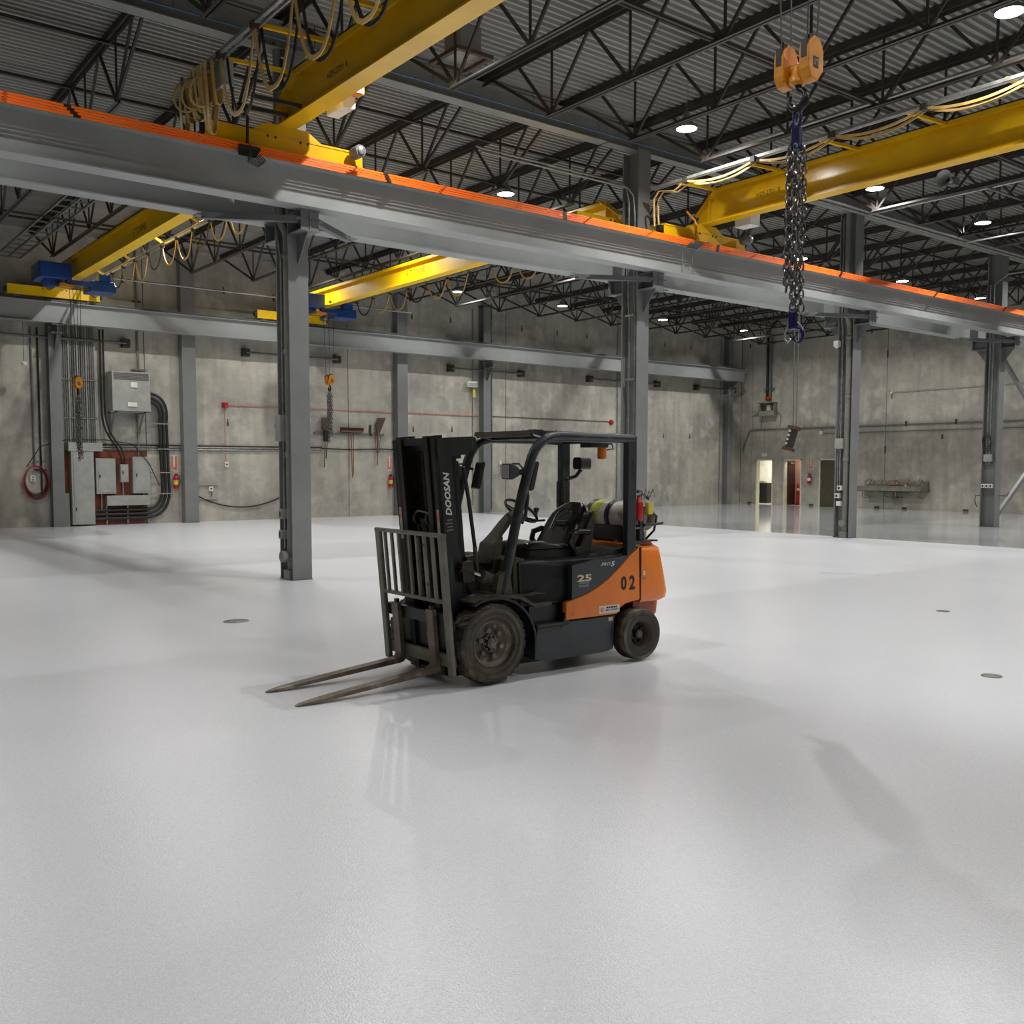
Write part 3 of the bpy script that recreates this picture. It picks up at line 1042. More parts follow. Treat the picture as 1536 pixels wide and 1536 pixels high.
def crane(x, zb, zt, ya, yb, mat, label, txt, txt_y, txt_w, txt_h, side, fest_z, fest_y, hl, with_truck_rail, foff=.72, fend=.2):
    """girder at x spanning ya..yb along y; trucks on both ends; festoon on side (-1 left, +1 right)"""
    t = empty('bridge_crane', (x, 0, 0), 0, label, 'crane')
    fw_ = .29
    hw = fw_ / 2
    # bottom flange, web, top flange with capped channel
    gd = MB()
    gd.box((-hw, ya - .1, zb), (hw, yb + .1, zb + .022))
    yl, yh = ya + .45, yb - .45
    gd.box((-hw * .92, yl, zt - .02), (hw * .92, yh, zt))
    gd.box((-hw * .92, yl, zt - .1), (-hw * .92 + .014, yh, zt))
    gd.box((hw * .92 - .014, yl, zt - .1), (hw * .92, yh, zt))
    gd.prism([(ya - .1, zb + .022), (yb + .1, zb + .022), (yb + .1, zb + .2), (yh, zt - .02), (yl, zt - .02), (ya - .1, zb + .2)], 0, -.009, .009)
    for q in (0, 1):
        e0, e1 = ((yb + .1, zb + .2), (yh, zt)) if q else ((ya - .1, zb + .2), (yl, zt))
        gd.tube([(0, e0[0], e0[1]), (0, e1[0], e1[1])], .01, flat=(.016, hw * 1.84), up=(1, 0, 0))
    g_ = gd.build('bridge_girder', mat, t)
    for yy, s in ((ya, 1), (yb, -1)):
        for q in (-1, 1):
            MB().box((-.12, yy + s * .25 * (1 + 0 * q), zb + .02), (-.009, yy + s * .25 + .012, zt - .02)).build('stiffener', mat, g_)
            break
    # end trucks
    for yy in (ya, yb):
        tr = MB()
        z0 = with_truck_rail
        tr.box((-1.25, yy - .11, z0 + .05), (1.25, yy + .11, z0 + .09))
        zt_ = zb + hl
        tr.box((-1.25, yy - .11, zt_ - .03), (1.25, yy + .11, zt_))
        tr.box((-1.25, yy - .1, z0 + .05), (1.25, yy - .085, zt_))
        tr.box((-1.25, yy + .085, z0 + .05), (1.25, yy + .1, zt_))
        tb = tr.build('end_truck', mat, t)
        for s in (-1, 1):
            wl = MB().lathe([(.0, -.05), (.13, -.05), (.13, -.035), (.1, -.03), (.1, .03), (.13, .035), (.13, .05), (0, .05)], (s * 1.0, yy, z0 + .1), axis=1, n=18)
            wl.build('wheel', 'steel_d', tb)
            MB().box((s * 1.25 - (0 if s > 0 else .07), yy - .06, z0 + .12), (s * 1.25 + (.07 if s > 0 else 0), yy + .06, z0 + .24)).build('bumper', 'blk', tb)
        for bx in (-.32, -.2, .2, .32):
            MB().cyl((bx, yy - .12, zb + hl - .05), (bx, yy - .1, zb + hl - .05), .018, 6).build('bolt', 'joist', tb)
        # drive motor
        m_ = MB().lathe([(.0, 0), (.085, 0), (.095, .02), (.095, .2), (.08, .24), (.05, .26), (0, .26)], (1.05, yy - .42, z0 + .22), axis=1, n=16)
        mo = m_.build('drive_motor', 'steel_d', t)
        MB().lathe([(.05, 0), (.06, -.02), (.045, -.03), (0, -.03)], (1.05, yy - .42, z0 + .22), axis=1, n=16).build('fan_cover', 'galv', mo)
    if hl < 0:
        for yy in (ya, yb):
            MB().prism([(-.55, zb + hl), (.55, zb + hl), (.32, zb), (-.32, zb)], 1, yy - .1, yy + .1).build('saddle', mat, t)
    # lettering on the web seen by the camera (left face)
    if txt:
        text_mesh('lettering', txt, 'txt_black', (-.0105, txt_y, (zb + zt) / 2 + .0), (0, -1, 0), (0, 0, 1), txt_w, txt_h, t)
    # festoon
    fx = side * foff
    mb = MB().prism([(fx - .025, fest_z), (fx + .025, fest_z), (fx + .025, fest_z + .05), (fx - .025, fest_z + .05)], 1, ya + .2, yb - fend)
    mb.cyl((fx - side * .09, ya + .2, fest_z + .02), (fx - side * .09, yb - fend, fest_z + .02), .018, 8)
    mb.build('festoon_track', 'galv', t)
    y = fest_y[0]
    while min(ya, yb) < y < max(ya, yb):
        MB().tube([(side * .1, y, zt - .06), (fx - side * .05, y, fest_z + .06)], .03, flat=(.05, .05), up=(0, 0, 1)).build('support_arm', mat, t)
        y += fest_y[1]
    return t, fx

# crane 1: near bay, at the upper left
c1, fx1 = crane(6.47, 6.82, 7.48, -3.7, 13.78, 'yellow', 'large yellow overhead bridge crane crossing the picture top left', 'H29-2701 A', 12.1, .58, .09, -1, 7.3, (13.2, -1.25), -.14, RZ1 + .08, 1.3, -.55)
# bundle of festoon cables parked near the end truck
def cable_loop(par, y, x, ztop, depth, w_, mat='cable_yel', dy=.09):
    mb = MB().tube(loop_u((x - w_ / 2, y, ztop), (x + w_ / 2, y + dy, ztop), depth), .02, flat=(.012, .075), up=(0, 1, 0))
    return mb.build('festoon_cable', mat, par)
for k in range(14):
    cable_loop(c1, 14.25 - .085 * k, fx1 + random.uniform(-.05, .05), 7.28, random.choice((.55, .8, .9, .5)) + random.uniform(-.08, .08), random.uniform(.16, .34),
               'cable_blk' if k in (3, 7) else 'cable_yel')
for k in range(3):
    mb = MB().tube([(fx1 - .1 + .16 * math.cos(a), 14.0 - .3 * k + .05 * math.sin(2 * a), 7.02 - .05 * k + .2 * math.sin(a)) for a in [2 * PI * i / 18 for i in range(18)]],
                   .018, flat=(.012, .045), closed=True, up=(0, 1, 0))
    mb.build('festoon_cable', 'cable_yel', c1)
yv = 12.95
for k in range(8):
    a, b = yv, yv - 1.1
    for q in (0, .09):
        mb = MB().tube(loop_u((fx1 + q, a, 7.28), (fx1 + q, b, 7.28), .9), .018, flat=(.055, .012), up=(1, 0, 0))
        mb.build('festoon_cable', 'cable_yel' if q == 0 else 'cable_blk', c1)
    MB().cb((fx1, a, 7.28), (.1, .08, .09)).build('cable_trolley', 'joist', c1)
    yv -= 1.12
MB().box((fx1 + .06, 13.0, 6.95), (fx1 + .2, 13.3, 7.28)).build('junction_box', 'cabinet', c1)
# control cabinet and warning light on the right of crane 1's end
mb = MB().rbox((.42, 12.75, 6.95), (.62, 13.25, 7.35), .02, axis=1)
mb.build('control_box', 'white', c1)
mb = MB().rbox((.5, 12.62, 7.12), (.7, 12.74, 7.36), .04, axis=1)
wl_ = mb.build('warning_light', 'amber', c1)
MB().box((.52, 12.61, 7.14), (.68, 12.625, 7.26)).build('light_lens', 'white', wl_)
# collector arm reaching down to the conductor bars
mb = MB().tube([(-.75, 13.72, 7.0), (-.72, 13.55, 6.9), (-.7, 13.5, 6.75), (-.7, 13.52, 6.4)], .022, 8)
ca = mb.build('collector_arm', 'joist', c1)
for i, yb_ in enumerate(BARY):
    MB().rbox((-.86 + .02 * i, yb_ - .02, 6.25 + BARDZ[i]), (-.54, yb_ + .02, 6.294 + BARDZ[i]), .008).build('collector_shoe', 'blk', ca)
    MB().tube([(-.55, yb_, 6.26), (-.45, yb_ + .02, 6.2), (-.5, yb_ + .03, 6.14), (-.66, yb_, 6.18), (-.7, 13.44, 6.37)], .008, 6).build('shoe_wire', 'cable_blk', ca)
for y in (13.0, 13.45):
    MB().tube([(-.1, y, 6.9), (-.75, y + .25, 6.98)], .02, flat=(.05, .05), up=(0, 0, 1)).build('collector_bracket', 'joist', c1)

# trolley hoist of crane 1 (above the frame) with its wire ropes
mb = MB().rbox((-.45, 4.25, 6.3), (.45, 5.15, 6.75), .06)
ho = mb.build('hoist_trolley', 'blue', c1)
MB().lathe([(.0, 0), (.18, 0), (.18, .7), (0, .7)], (.3, 4.35, 6.42), axis=1, n=18).build('rope_drum', 'steel_d', ho)

def hook_block(px, py, ztop, s, label, mat='amber_paint', rope_top=6.3, axis=1, cw=.33):
    """twin-sheave hook block; s scales it; housings separated along axis y"""
    t = empty('hook_block', (px, py, 0), 0, label, 'hook block')
    for q in (-1, 1):
        yc = q * .122 * s
        prof_ = [(-.085, .0), (-.10, -.06), (-.10, -.25), (-.06, -.34), (.03, -.36), (.10, -.25), (.10, -.05), (.05, .05), (-.02, .07)]
        P_ = [(a * s, ztop + b * s * .82) for a, b in prof_]
        hs = MB().prism(P_, 1, yc - .05 * s, yc + .05 * s).build('sheave_housing', mat, t, bevel=.01 * s)
        MB().box((-.104 * s, yc - .026 * s, ztop - .12 * s), (-.05 * s, yc + .026 * s, ztop + .02 * s)).build('rope_slot', 'blk', hs)
        MB().box((-.05 * s, yc - .026 * s, ztop + .02 * s), (.03 * s, yc + .026 * s, ztop + .07 * s)).build('rope_slot', 'blk', hs)
        if q < 0:
            MB().box((-.04 * s, yc - .0515 * s, ztop - .2 * s), (.03 * s, yc - .05 * s, ztop - .11 * s)).build('rating_plate', 'txt_black', hs)
            text_mesh('rating_lettering', '5 T', 'txt_cream', (-.005 * s, yc - .052 * s, ztop - .155 * s), (1, 0, 0), (0, 0, 1), .045 * s, .045 * s, hs)
        for dx in (-.06 * s, .065 * s):
            MB().cyl((dx, yc, ztop - .02 * s), (dx * 1.6, yc * 1.5, rope_top), .0065 * max(1, s), 6, caps=False).build('wire_rope', 'cable_blk', t)
    MB().cyl((0, -.12 * s, ztop - .15 * s), (0, .12 * s, ztop - .15 * s), .04 * s, 12).build('sheave_axle', mat, t)
    mb = MB().lathe([(.0, 0), (.05, 0), (.06, -.06), (.075, -.08), (.075, -.12), (.05, -.14), (0, -.14)], (0, 0, ztop - .15 * s), n=14)
    mb.v = [(a * s, b * s, ztop - .15 * s + (c - ztop + .15 * s) * s) for a, b, c in mb.v]
    mb.build('swivel', mat, t)
    # hook, curve in the y-z plane
    zc = ztop - .40 * s
    pts = [(0, 0, ztop - .22 * s), (0, -.005 * s, ztop - .29 * s)]
    for a in range(75, -215, -24):
        r = .078 * s
        pts.append((0, -r * math.cos(math.radians(a)), zc + r * math.sin(math.radians(a))))
    rad = [.03, .035] + [.042 - .022 * (abs(i - 5) / 8) for i in range(len(pts) - 2)]
    mb = MB()
    rings = []
    for i, p in enumerate(pts):
        p = Vector(p)
        tn = (Vector(pts[min(i + 1, len(pts) - 1)]) - Vector(pts[max(i - 1, 0)])).normalized()
        a_ = Vector((1, 0, 0))
        b_ = tn.cross(a_)
        rings.append([p + (a_ * math.cos(k * PI / 5) + b_ * math.sin(k * PI / 5)) * rad[i] * s * .85 for k in range(10)])
    mb.loft(rings)
    mb.build('hook', 'hooksteel', t)
    mb = MB().tube([(0, .012 * s, ztop - .3 * s), (0, .05 * s, ztop - .36 * s), (0, .078 * s, ztop - .42 * s)], .008 * s, 6)
    mb.build('safety_latch', 'galv', t)
    return t, zc - .085 * s

def link_mesh(rl, rr, name='link'):
    """one oval chain link in the x-z plane, height 2*rl"""
    w_ = rl * .62
    pts = []
    n = 12
    for i in range(n):
        a = 2 * PI * i / n
        pts.append((w_ * math.cos(a), 0, (rl - w_) * (1 if math.sin(a) > .01 else (-1 if math.sin(a) < -.01 else 0)) + w_ * math.sin(a)))
    return MB().tube(pts, rr, 6, closed=True)

def chain_sling(px, py, z0, strands, rl, rr, label, mat='chain', blue=False):
    """bundle of chain strands; strands: list of (dx, dy, length)"""
    t = empty('chain_sling', (px, py, 0), 0, label, 'chain')
    l0 = None
    # master ring
    if blue:
        mb = MB().tube([(.0, .03 * math.cos(a), z0 + .09 + .09 * math.sin(a)) for a in [2 * PI * i / 18 for i in range(18)]], .013, 8, closed=True)
        mb.build('master_ring', 'chain_blue', t)
        mb = MB().rbox((-.03, -.035, z0 - .16), (.03, .035, z0 + .01), .012)
        mb.build('shortener', 'chain_blue', t, bevel=.01)
    else:
        mb = MB().tube([(0, .06 * math.cos(a), z0 + .06 + .08 * math.sin(a)) for a in [2 * PI * i / 14 for i in range(14)]], .014, 6, closed=True)
        mb.build('master_ring', mat, t)
    step = 2 * rl - 2.6 * rr
    for dx, dy, ztop, zbot, ph in strands:
        z = ztop - rl
        k = 0
        while z - rl > zbot:
            if l0 is None:
                l0 = link_mesh(rl, rr).build('chain_link', mat, t)
                c = l0
            else:
                c = l0.copy()
                COL.objects.link(c)
                c.parent = t
            jx_ = .006 * math.sin(z * 9 + ph)
            c.location = (dx + jx_, dy + .006 * math.cos(z * 7 + ph), z)
            c.rotation_euler = (.1 * math.sin(k), .08 * math.cos(k * 1.7), (PI / 2 if k % 2 else 0) + ph + .25 * math.sin(k * 1.3))
            z -= step
            k += 1
    return t

HBX, HBY, HBZ = 6.47, 4.71, 5.0
hb, zhook = hook_block(HBX, HBY, HBZ, .93, 'large amber twin-sheave hook block with black hook hanging at upper right', rope_top=6.45)
# chain hanging from it; purple-blue self-locking hook at its end
zc0 = zhook - .12
strands = [(-.045, .03, zc0 - .14, 3.2, 0), (-.015, .055, zc0 - .14, 3.12, .6), (-.04, -.02, zc0 - .14, 3.0, 1.1), (.01, .02, zc0 - .14, 3.02, .3), (.03, -.045, zc0 - .14, 3.0, .9), (.05, -.01, zc0 - .14, 3.04, 1.6)]
ch = chain_sling(HBX, HBY, zc0 - .02, strands, .036, .0075, 'long dark multi-strand lifting chain hanging from the amber hook block', blue=True)
# lower fittings and two blue sling hooks
MB().rbox((-.022, -.032, 2.88), (.022, .032, 3.04), .012).build('coupling', 'chain_blue', ch, bevel=.012)
for q, yy in ((-1, .05), (1, -.055)):
    zc = 2.83
    pts = []
    for a in range(100, -200, -25):
        pts.append((0, yy + q * -.0 + .04 * math.cos(math.radians(a)) * (-q), zc + .058 * math.sin(math.radians(a)) - .0))
    mb = MB()
    rings = []
    for i, p in enumerate(pts):
        p = Vector(p)
        tn = (Vector(pts[min(i + 1, len(pts) - 1)]) - Vector(pts[max(i - 1, 0)])).normalized()
        a_ = Vector((1, 0, 0))
        b_ = tn.cross(a_)
        rr_ = .016 - .0006 * i
        rings.append([p + (a_ * math.cos(k * PI / 4) + b_ * math.sin(k * PI / 4)) * rr_ for k in range(8)])
    if q > 0:
        mb.loft(rings)
        mb.build('sling_hook', 'chain_blue', ch)
        MB().tube([(0, yy + .01, zc + .1), (0, yy - .035, zc + .05), (0, yy - .045, zc - .01)], .007, 6).build('hook_latch', 'galv', ch)
    else:
        MB().tube([(0, yy - .02, zc + .1), (0, yy + .02, zc + .04), (0, yy + .025, zc - .02), (0, yy - .005, zc - .045), (0, yy - .03, zc - .02)], .009, 8).build('hook_latch', 'galv', ch)

# crane 2: near bay, right
c2, fx2 = crane(15.79, 6.80, 7.48, -3.7, 13.78, 'yellow', 'yellow overhead bridge crane spanning the upper right of the picture', 'H29-2701 B', 12.12, .56, .08, -1, 7.28, (13.3, -1.6), -.14, RZ1 + .08, 1.5, 0.)
yv = 12.9
for k in range(9):
    for q, dz in ((0, .12), (.08, .17)):
        mb = MB().tube(sag((fx2 + q, yv, 7.26), (fx2 + q, yv - 1.6, 7.26), dz), .016, flat=(.04, .014), up=(1, 0, 0))
        mb.build('festoon_cable', 'cable_yel', c2)
    MB().cb((fx2, yv, 7.27), (.12, .1, .1)).build('cable_trolley', 'joist', c2)
    yv -= 1.6
for q in (0, .12):
    mb = MB().tube([(fx2 + q, 12.9, 7.26), (fx2 + q, 13.2, 7.14), (fx2 + q, 13.6, 7.22), (fx2 + .02 + q, 13.75, 7.1), (fx2 + .08 + q, 13.8, 6.85), (fx2 + .1 + q, 13.8, 6.6)], .016, flat=(.035, .014), up=(0, 0, 1))
    mb.build('festoon_cable', 'cable_yel', c2)
MB().box((.45, 12.9, 6.75), (.75, 13.3, 7.0)).build('control_box', 'white', c2)
mb = MB().tube([(-.55, 13.72, 7.0), (-.5, 13.55, 6.8), (-.5, 13.5, 6.7), (-.5, 13.52, 6.38)], .022, 8)
ca = mb.build('collector_arm', 'amber_paint', c2)
for i, yb_ in enumerate(BARY):
    MB().rbox((-.66, yb_ - .02, 6.25 + BARDZ[i]), (-.36, yb_ + .02, 6.295 + BARDZ[i]), .008).build('collector_shoe', 'steel_d', ca)
# pendant control hanging from crane 2
t = empty('pendant_control', (14.29, 10.32, 0), 0, 'reddish-black push-button pendant control hanging on two thin cables before the end wall', 'pendant control')
rotp = Matrix.Rotation(math.radians(14), 3, 'Y') @ Matrix.Rotation(math.radians(8), 3, 'X')
def rp(v, c=Vector((0, 0, 2.5))):
    return tuple(c + rotp @ (Vector(v) - c))
mb = MB().rbox((-.055, -.065, 2.12), (.055, .065, 2.46), .02)
mb.v = [rp(v) for v in mb.v]
pb = mb.build('body', 'blk', t)
for zz in (2.1, 2.48):
    mb = MB().rbox((-.075, -.095, zz - .03), (.075, .095, zz + .03), .02)
    mb.v = [rp(v) for v in mb.v]
    mb.build('rubber_bumper', 'pendant_red', t)
for k in range(4):
    mb = MB().lathe([(.0, -.02), (.022, -.02), (.022, 0)], (-.055, .02, 2.19 + .075 * k), axis=0, n=10)
    mb.v = [rp(v) for v in mb.v]
    mb.build('push_button', 'tank', pb)
for dy in (-.03, .03):
    MB().cyl((0, dy, 2.5), (0, dy * 2.2, 7.28), .010, 6, caps=False).build('hanging_cable', 'cabinet_d', t)

# far bay cranes (5 tonne)
def far_crane(x, label, hook_label, chain_label, ty):
    t, fx = crane(x, 6.88, 7.46, 15.08, 30.85, 'yellow_b', label, '5 TONNE', ty, .95, .15, 1, 7.0, (28.2, -2.4), .1, 6.66)
    # trucks of the wall side sit on the wall beam
    yv = 27.6
    for k in range(11):
        mb = MB().tube(loop_u((fx, yv, 6.98), (fx, yv - .95, 6.98), .42 + .05 * ((k * 7) % 3)), .016, flat=(.04, .014), up=(1, 0, 0))
        mb.build('festoon_cable', 'cable_yel' if k % 3 else 'cable_blk', t)
        MB().cb((fx, yv, 7.0), (.09, .07, .07)).build('cable_trolley', 'joist', t)
        yv -= 1.02
    # blue electric hoist trolley hugging the girder
    h = MB().rbox((-1.0, 28.0, 6.78), (-.28, 28.95, 7.2), .05).build('hoist_housing', 'blue', t, bevel=.02)
    MB().lathe([(.0, 0), (.2, 0), (.21, .02), (.21, .5), (0, .5)], (-.62, 28.2, 6.82), axis=1, n=20).build('rope_drum', 'blue', h)
    MB().rbox((.26, 28.05, 6.55), (.95, 28.75, 6.84), .03).build('hoist_housing', 'blue', t, bevel=.02)
    MB().box((.5, 28.03, 6.84), (.8, 28.3, 7.02)).build('brake_unit', 'blue', t)
    MB().box((-.33, 28.6, 6.72), (-.2, 28.72, 7.2)).build('trolley_plate', 'blue', t)
    MB().box((-.33, 28.0, 6.78), (-.2, 28.12, 7.2)).build('trolley_plate', 'blue', t)
    MB().box((-.33, 28.0, 6.66), (.4, 28.14, 6.78)).build('trolley_beam', 'blue', t)
    MB().box((-.5, 28.0, 6.6), (-.15, 28.35, 6.68)).build('limit_plate', 'amber_paint', t)
    for s in (-1, 1):
        MB().lathe([(0, -.025), (.08, -.025), (.08, .025), (0, .025)], (s * .17, 28.3, 6.97), axis=0, n=16).build('trolley_wheel', 'steel_d', t)
    return t
f1 = far_crane(7.16, 'yellow bridge crane of the far bay at the left edge with blue hoist', '', '', 22.85)
f2 = far_crane(14.62, 'bright yellow bridge crane of the far bay right behind the nearest column', '', '', 23.0)
hbl, zh1 = hook_block(7.16, 28.55, 4.22, .95, 'small amber hook block hanging before the electrical conduits at left', rope_top=6.7)
chain_sling(7.16, 28.55, zh1 - .06, [(-.04, .02, zh1 - .05, 2.2, 0), (.05, -.03, zh1 - .05, 2.0, 1), (.0, .05, zh1 - .05, 1.95, .5), (.02, -.06, zh1 - .05, 2.05, .2)], .05, .012,
            'dark chain sling hanging in front of the tall electrical cabinet')
hbl2, zh2 = hook_block(14.62, 28.15, 4.68, .95, 'small amber hook block hanging just right of the nearest column', rope_top=6.6)
chain_sling(14.62, 28.15, zh2 - .06, [(-.05, .03, zh2 - .05, 2.95, 0), (.05, -.03, zh2 - .05, 2.75, 1), (.0, .05, zh2 - .05, 2.5, .5), (.03, .0, zh2 - .05, 2.9, .2)], .05, .012,
            'dark chain sling hanging in front of the tool rack on the back wall')
# ------------------------------------------------------------------ wall fittings
YW = Y1            # back wall face
def wt(name, x, z, label, cat, y=None, group=None):
    return empty(name, (x, YW if y is None else y, z), 0, label, cat, group)

# red plywood backing board with electrical cabinets
t = wt('backing_board', 8.64, 0, 'red-stained plywood board behind the grey electrical cabinets', 'board')
MB().box((-1.2, -.03, .02), (1.25, -.002, 2.3)).build('board', 'ply', t)
for z in (.55, 1.15, 1.75):
    MB().box((-1.2, -.034, z), (1.25, -.03, z + .02)).build('batten', 'ply', t)

def cabinet(x0, x1, z0, z1, dep, label, latch=True, name='electrical_cabinet', doorm=.06):
    xc = (x0 + x1) / 2
    t = empty(name, (xc, YW - .036, z0), 0, label, 'cabinet')
    h, hz = (x1 - x0) / 2, z1 - z0
    b = MB().box((-h, -dep, 0), (h, 0, hz)).build('box', 'cabinet', t, bevel=.008)
    if latch:
        d = MB().box((-h + doorm, -dep - .012, doorm), (h - doorm, -dep, hz - doorm)).build('door', 'cabinet', t, bevel=.004)
        MB().box((-h + doorm + .03, -dep - .03, hz * .45 if hz < 1.5 else .42), (-h + doorm + .06, -dep - .012, (hz * .45 if hz < 1.5 else .42) + .1)).build('latch', 'blk', d)
    return t
tc_ = cabinet(7.57, 8.22, .05, 2.27, .28, 'tall grey electrical distribution cabinet beside the left wall column')
tb_ = cabinet(7.50, 8.48, 2.27, 2.53, .3, 'wide grey wiring trough on top of the tall electrical cabinet', False)
t2 = cabinet(8.29, 8.87, .97, 2.06, .22, 'grey switch cabinet with a side lever between tall cabinet and small box')
mb = MB().box((.29, -.16, .55), (.33, -.1, .62))
mb.box((.32, -.15, .58), (.35, -.11, .82))
mb.build('side_lever', 'cable_blk', t2)
text_mesh('warning_print', 'WARNING', 'txt_white', (0, -.236, .09), (1, 0, 0), (0, 0, 1), .22, .05, t2)
t3 = cabinet(9.03, 9.27, 1.32, 1.88, .16, 'small grey breaker box, smallest of the electrical cabinets', True, doorm=.025)
t4 = cabinet(9.4, 9.92, .97, 2.12, .18, 'grey electrical cabinet at the right end of the red board')
t5 = cabinet(8.6, 9.9, .6, .91, .2, 'horizontal grey wire trough below the small breaker box', False)
o = MB().box((7.36, YW - .16, .0), (7.53, YW - .036, 1.0)).build('kick_box', 'cabinet')
tag(o, 'low narrow grey box on the floor left of the tall cabinet', 'box')

# short conduits joining cabinets
for i, (x, z0, z1, lab) in enumerate(((8.47, .45, .97, 'short vertical conduit below the lever switch cabinet'),
                                      (9.12, .91, 1.32, 'short white conduit below the small breaker box'),
                                      (9.75, .9, .97, 'stub conduit below the right electrical cabinet'),
                                      (9.62, 2.12, 3.5, 'thin conduit rising from the right cabinet to the transformer'))):
    o = MB().cyl((x, YW - .1, z0), (x, YW - .1, z1), .025 if i < 3 else .015, 10).build('conduit', 'galv')
    tag(o, lab, 'conduit')
# strut channels under the trough
for i, x in enumerate((8.62, 9.25, 9.88)):
    t = wt('strut_post', x, 0, ('leftmost', 'middle', 'rightmost')[i] + ' of three thin strut posts below the grey wire trough', 'strut')
    MB().box((-.02, -.09, .02), (.02, -.05, .6)).build('post', 'galv', t)
    for z in (.2, .33, .46):
        MB().cb((0, -.11, z), (.06, .05, .05)).build('clamp', 'galv', t)
# three heavy cables: out of the tall cabinet, along the floor, up and into the transformer
for k in range(3):
    zz = .2 + .13 * k
    xr = 10.28 + .11 * (2 - k)
    top = 4.12 - .13 * (2 - k) + .0
    pts = [(8.25, YW - .14, zz), (8.9, YW - .14, zz), (9.75, YW - .14, zz)]
    pts += rail_arc((9.75, YW - .14, zz), (xr, YW - .14, zz), (xr + .05, YW - .14, 1.0 + .05 * k), 8)[1:]
    pts += [(xr + .02, YW - .14, 2.0), (xr, YW - .14, 3.2)]
    ztop = 4.1 - .14 * k if False else 3.86 + .13 * (2 - k)
    pts += rail_arc((xr, YW - .14, 3.2), (xr + .12, YW - .14, ztop), (9.86, YW - .14, ztop), 8)[1:]
    o = MB().tube(pts, .045, 8).build('power_cable', 'cable_blk')
    tag(o, ('lowest', 'middle', 'topmost')[k] + ' of three thick black power cables looping right of the cabinets', 'cable')
for k, z in enumerate((.93, 1.6, 2.35, 3.15)):
    o = MB().box((9.95 if k != 2 else 10.2, YW - .2, z), (10.6, YW - .165, z + .035)).build('cable_clamp', 'galv')
    tag(o, ('lowest', 'second', 'third', 'topmost')[k] + ' metal clamp bar across the three thick black cables', 'clamp')

# transformer on its wall bracket
t = wt('transformer', 9.25, 3.5, 'large grey transformer box mounted high on the back wall', 'transformer')
mb = MB().box((-.56, -.75, .0), (.58, -.08, 1.2))
bx = mb.build('housing', 'cabinet', t, bevel=.015)
for k in range(5):
    MB().box((-.5, -.765, .95 + .045 * k), (.53, -.75, .975 + .045 * k), Matrix.Rotation(.5, 3, 'X')).build('louvre', 'cabinet_d', bx)
mb = MB()
mb.add([(-.52, -.752, .04), (.54, -.752, .04), (.54, -.752, .9), (-.52, -.752, .9), (.01, -.775, .47)], [(0, 1, 4), (1, 2, 4), (2, 3, 4), (3, 0, 4)])
mb.build('front_panel', 'cabinet', bx)
MB().box((-.02, -.785, .72), (.18, -.77, .88)).build('label_plate', 'white', bx)
MB().box((-.12, -.785, .14), (.16, -.77, .27)).build('label_plate', 'white', bx)
mb = MB()
for x in (-.45, .4):
    mb.box((x - .03, -.72, -.06), (x + .03, 0, 0))
    mb.tube([(x, -.6, -.05), (x, -.02, -.75)], .03, flat=(.05, .05), up=(1, 0, 0))
    mb.box((x - .03, -.05, -.8), (x + .03, 0, 0))
mb.box((-.6, -.72, -.05), (.6, -.66, 0))
mb.build('wall_bracket', 'cabinet_d', t)
mb = MB().cyl((.38, -.3, 1.2), (.38, -.3, 1.3), .05)
mb.box((.2, -.4, 1.28), (.6, -.05, 1.33))
mb.build('top_fitting', 'cabinet_d', t)
o = MB().cyl((9.68, YW - .06, 4.8), (9.68, YW - .06, 8.5), .035, 10).build('conduit', 'conduit_g')
tag(o, 'grey conduit rising from the transformer to the roof', 'conduit')
MB().cb((9.68, YW - .04, 6.95), (.3, .05, .04)).build('strap', 'joist', o)

# bank of vertical conduits above the tall cabinet
t = wt('conduit_bank', 7.9, 2.5, 'bank of many vertical conduits above the tall electrical cabinet', 'conduit bank')
for k in range(16):
    x = -.46 + k * .062
    o = MB().cyl((x, -.1 - .02 * (k % 2), .0), (x, -.1 - .02 * (k % 2), 3.6), .024 if k % 3 else .028, 8).build('conduit', ('galv', 'conduit_g', 'galv', 'cabinet')[k % 4], t)
for z in (.75, 1.9):
    MB().box((-.5, -.16, z), (.52, -.13, z + .04)).build('strut', 'conduit_g', t)
for k in range(2):
    yq = YW - .33 - .07 * k
    pts = [(8.48 + .08 * k, yq, 5.95), (8.48 + .08 * k, yq, 3.5)] + rail_arc((8.48 + .08 * k, yq, 3.5), (8.48 + .08 * k, yq, 2.9), (8.9 + .1 * k, yq, 2.4), 6)[1:] + [(9.05 + .08 * k, yq + .1, 2.1), (9.1 + .08 * k, YW - .12, 1.9)]
    o = MB().tube(pts, .03, 8).build('flexible_conduit', 'cable_blk')
    tag(o, ('left', 'right')[k] + ' one of two black flexible conduits bending down beside the conduit bank', 'conduit')
pts = rail_arc((8.62, YW - .12, 3.9), (8.45, YW - .12, 4.0), (8.6, YW - .12, 2.6), 6)
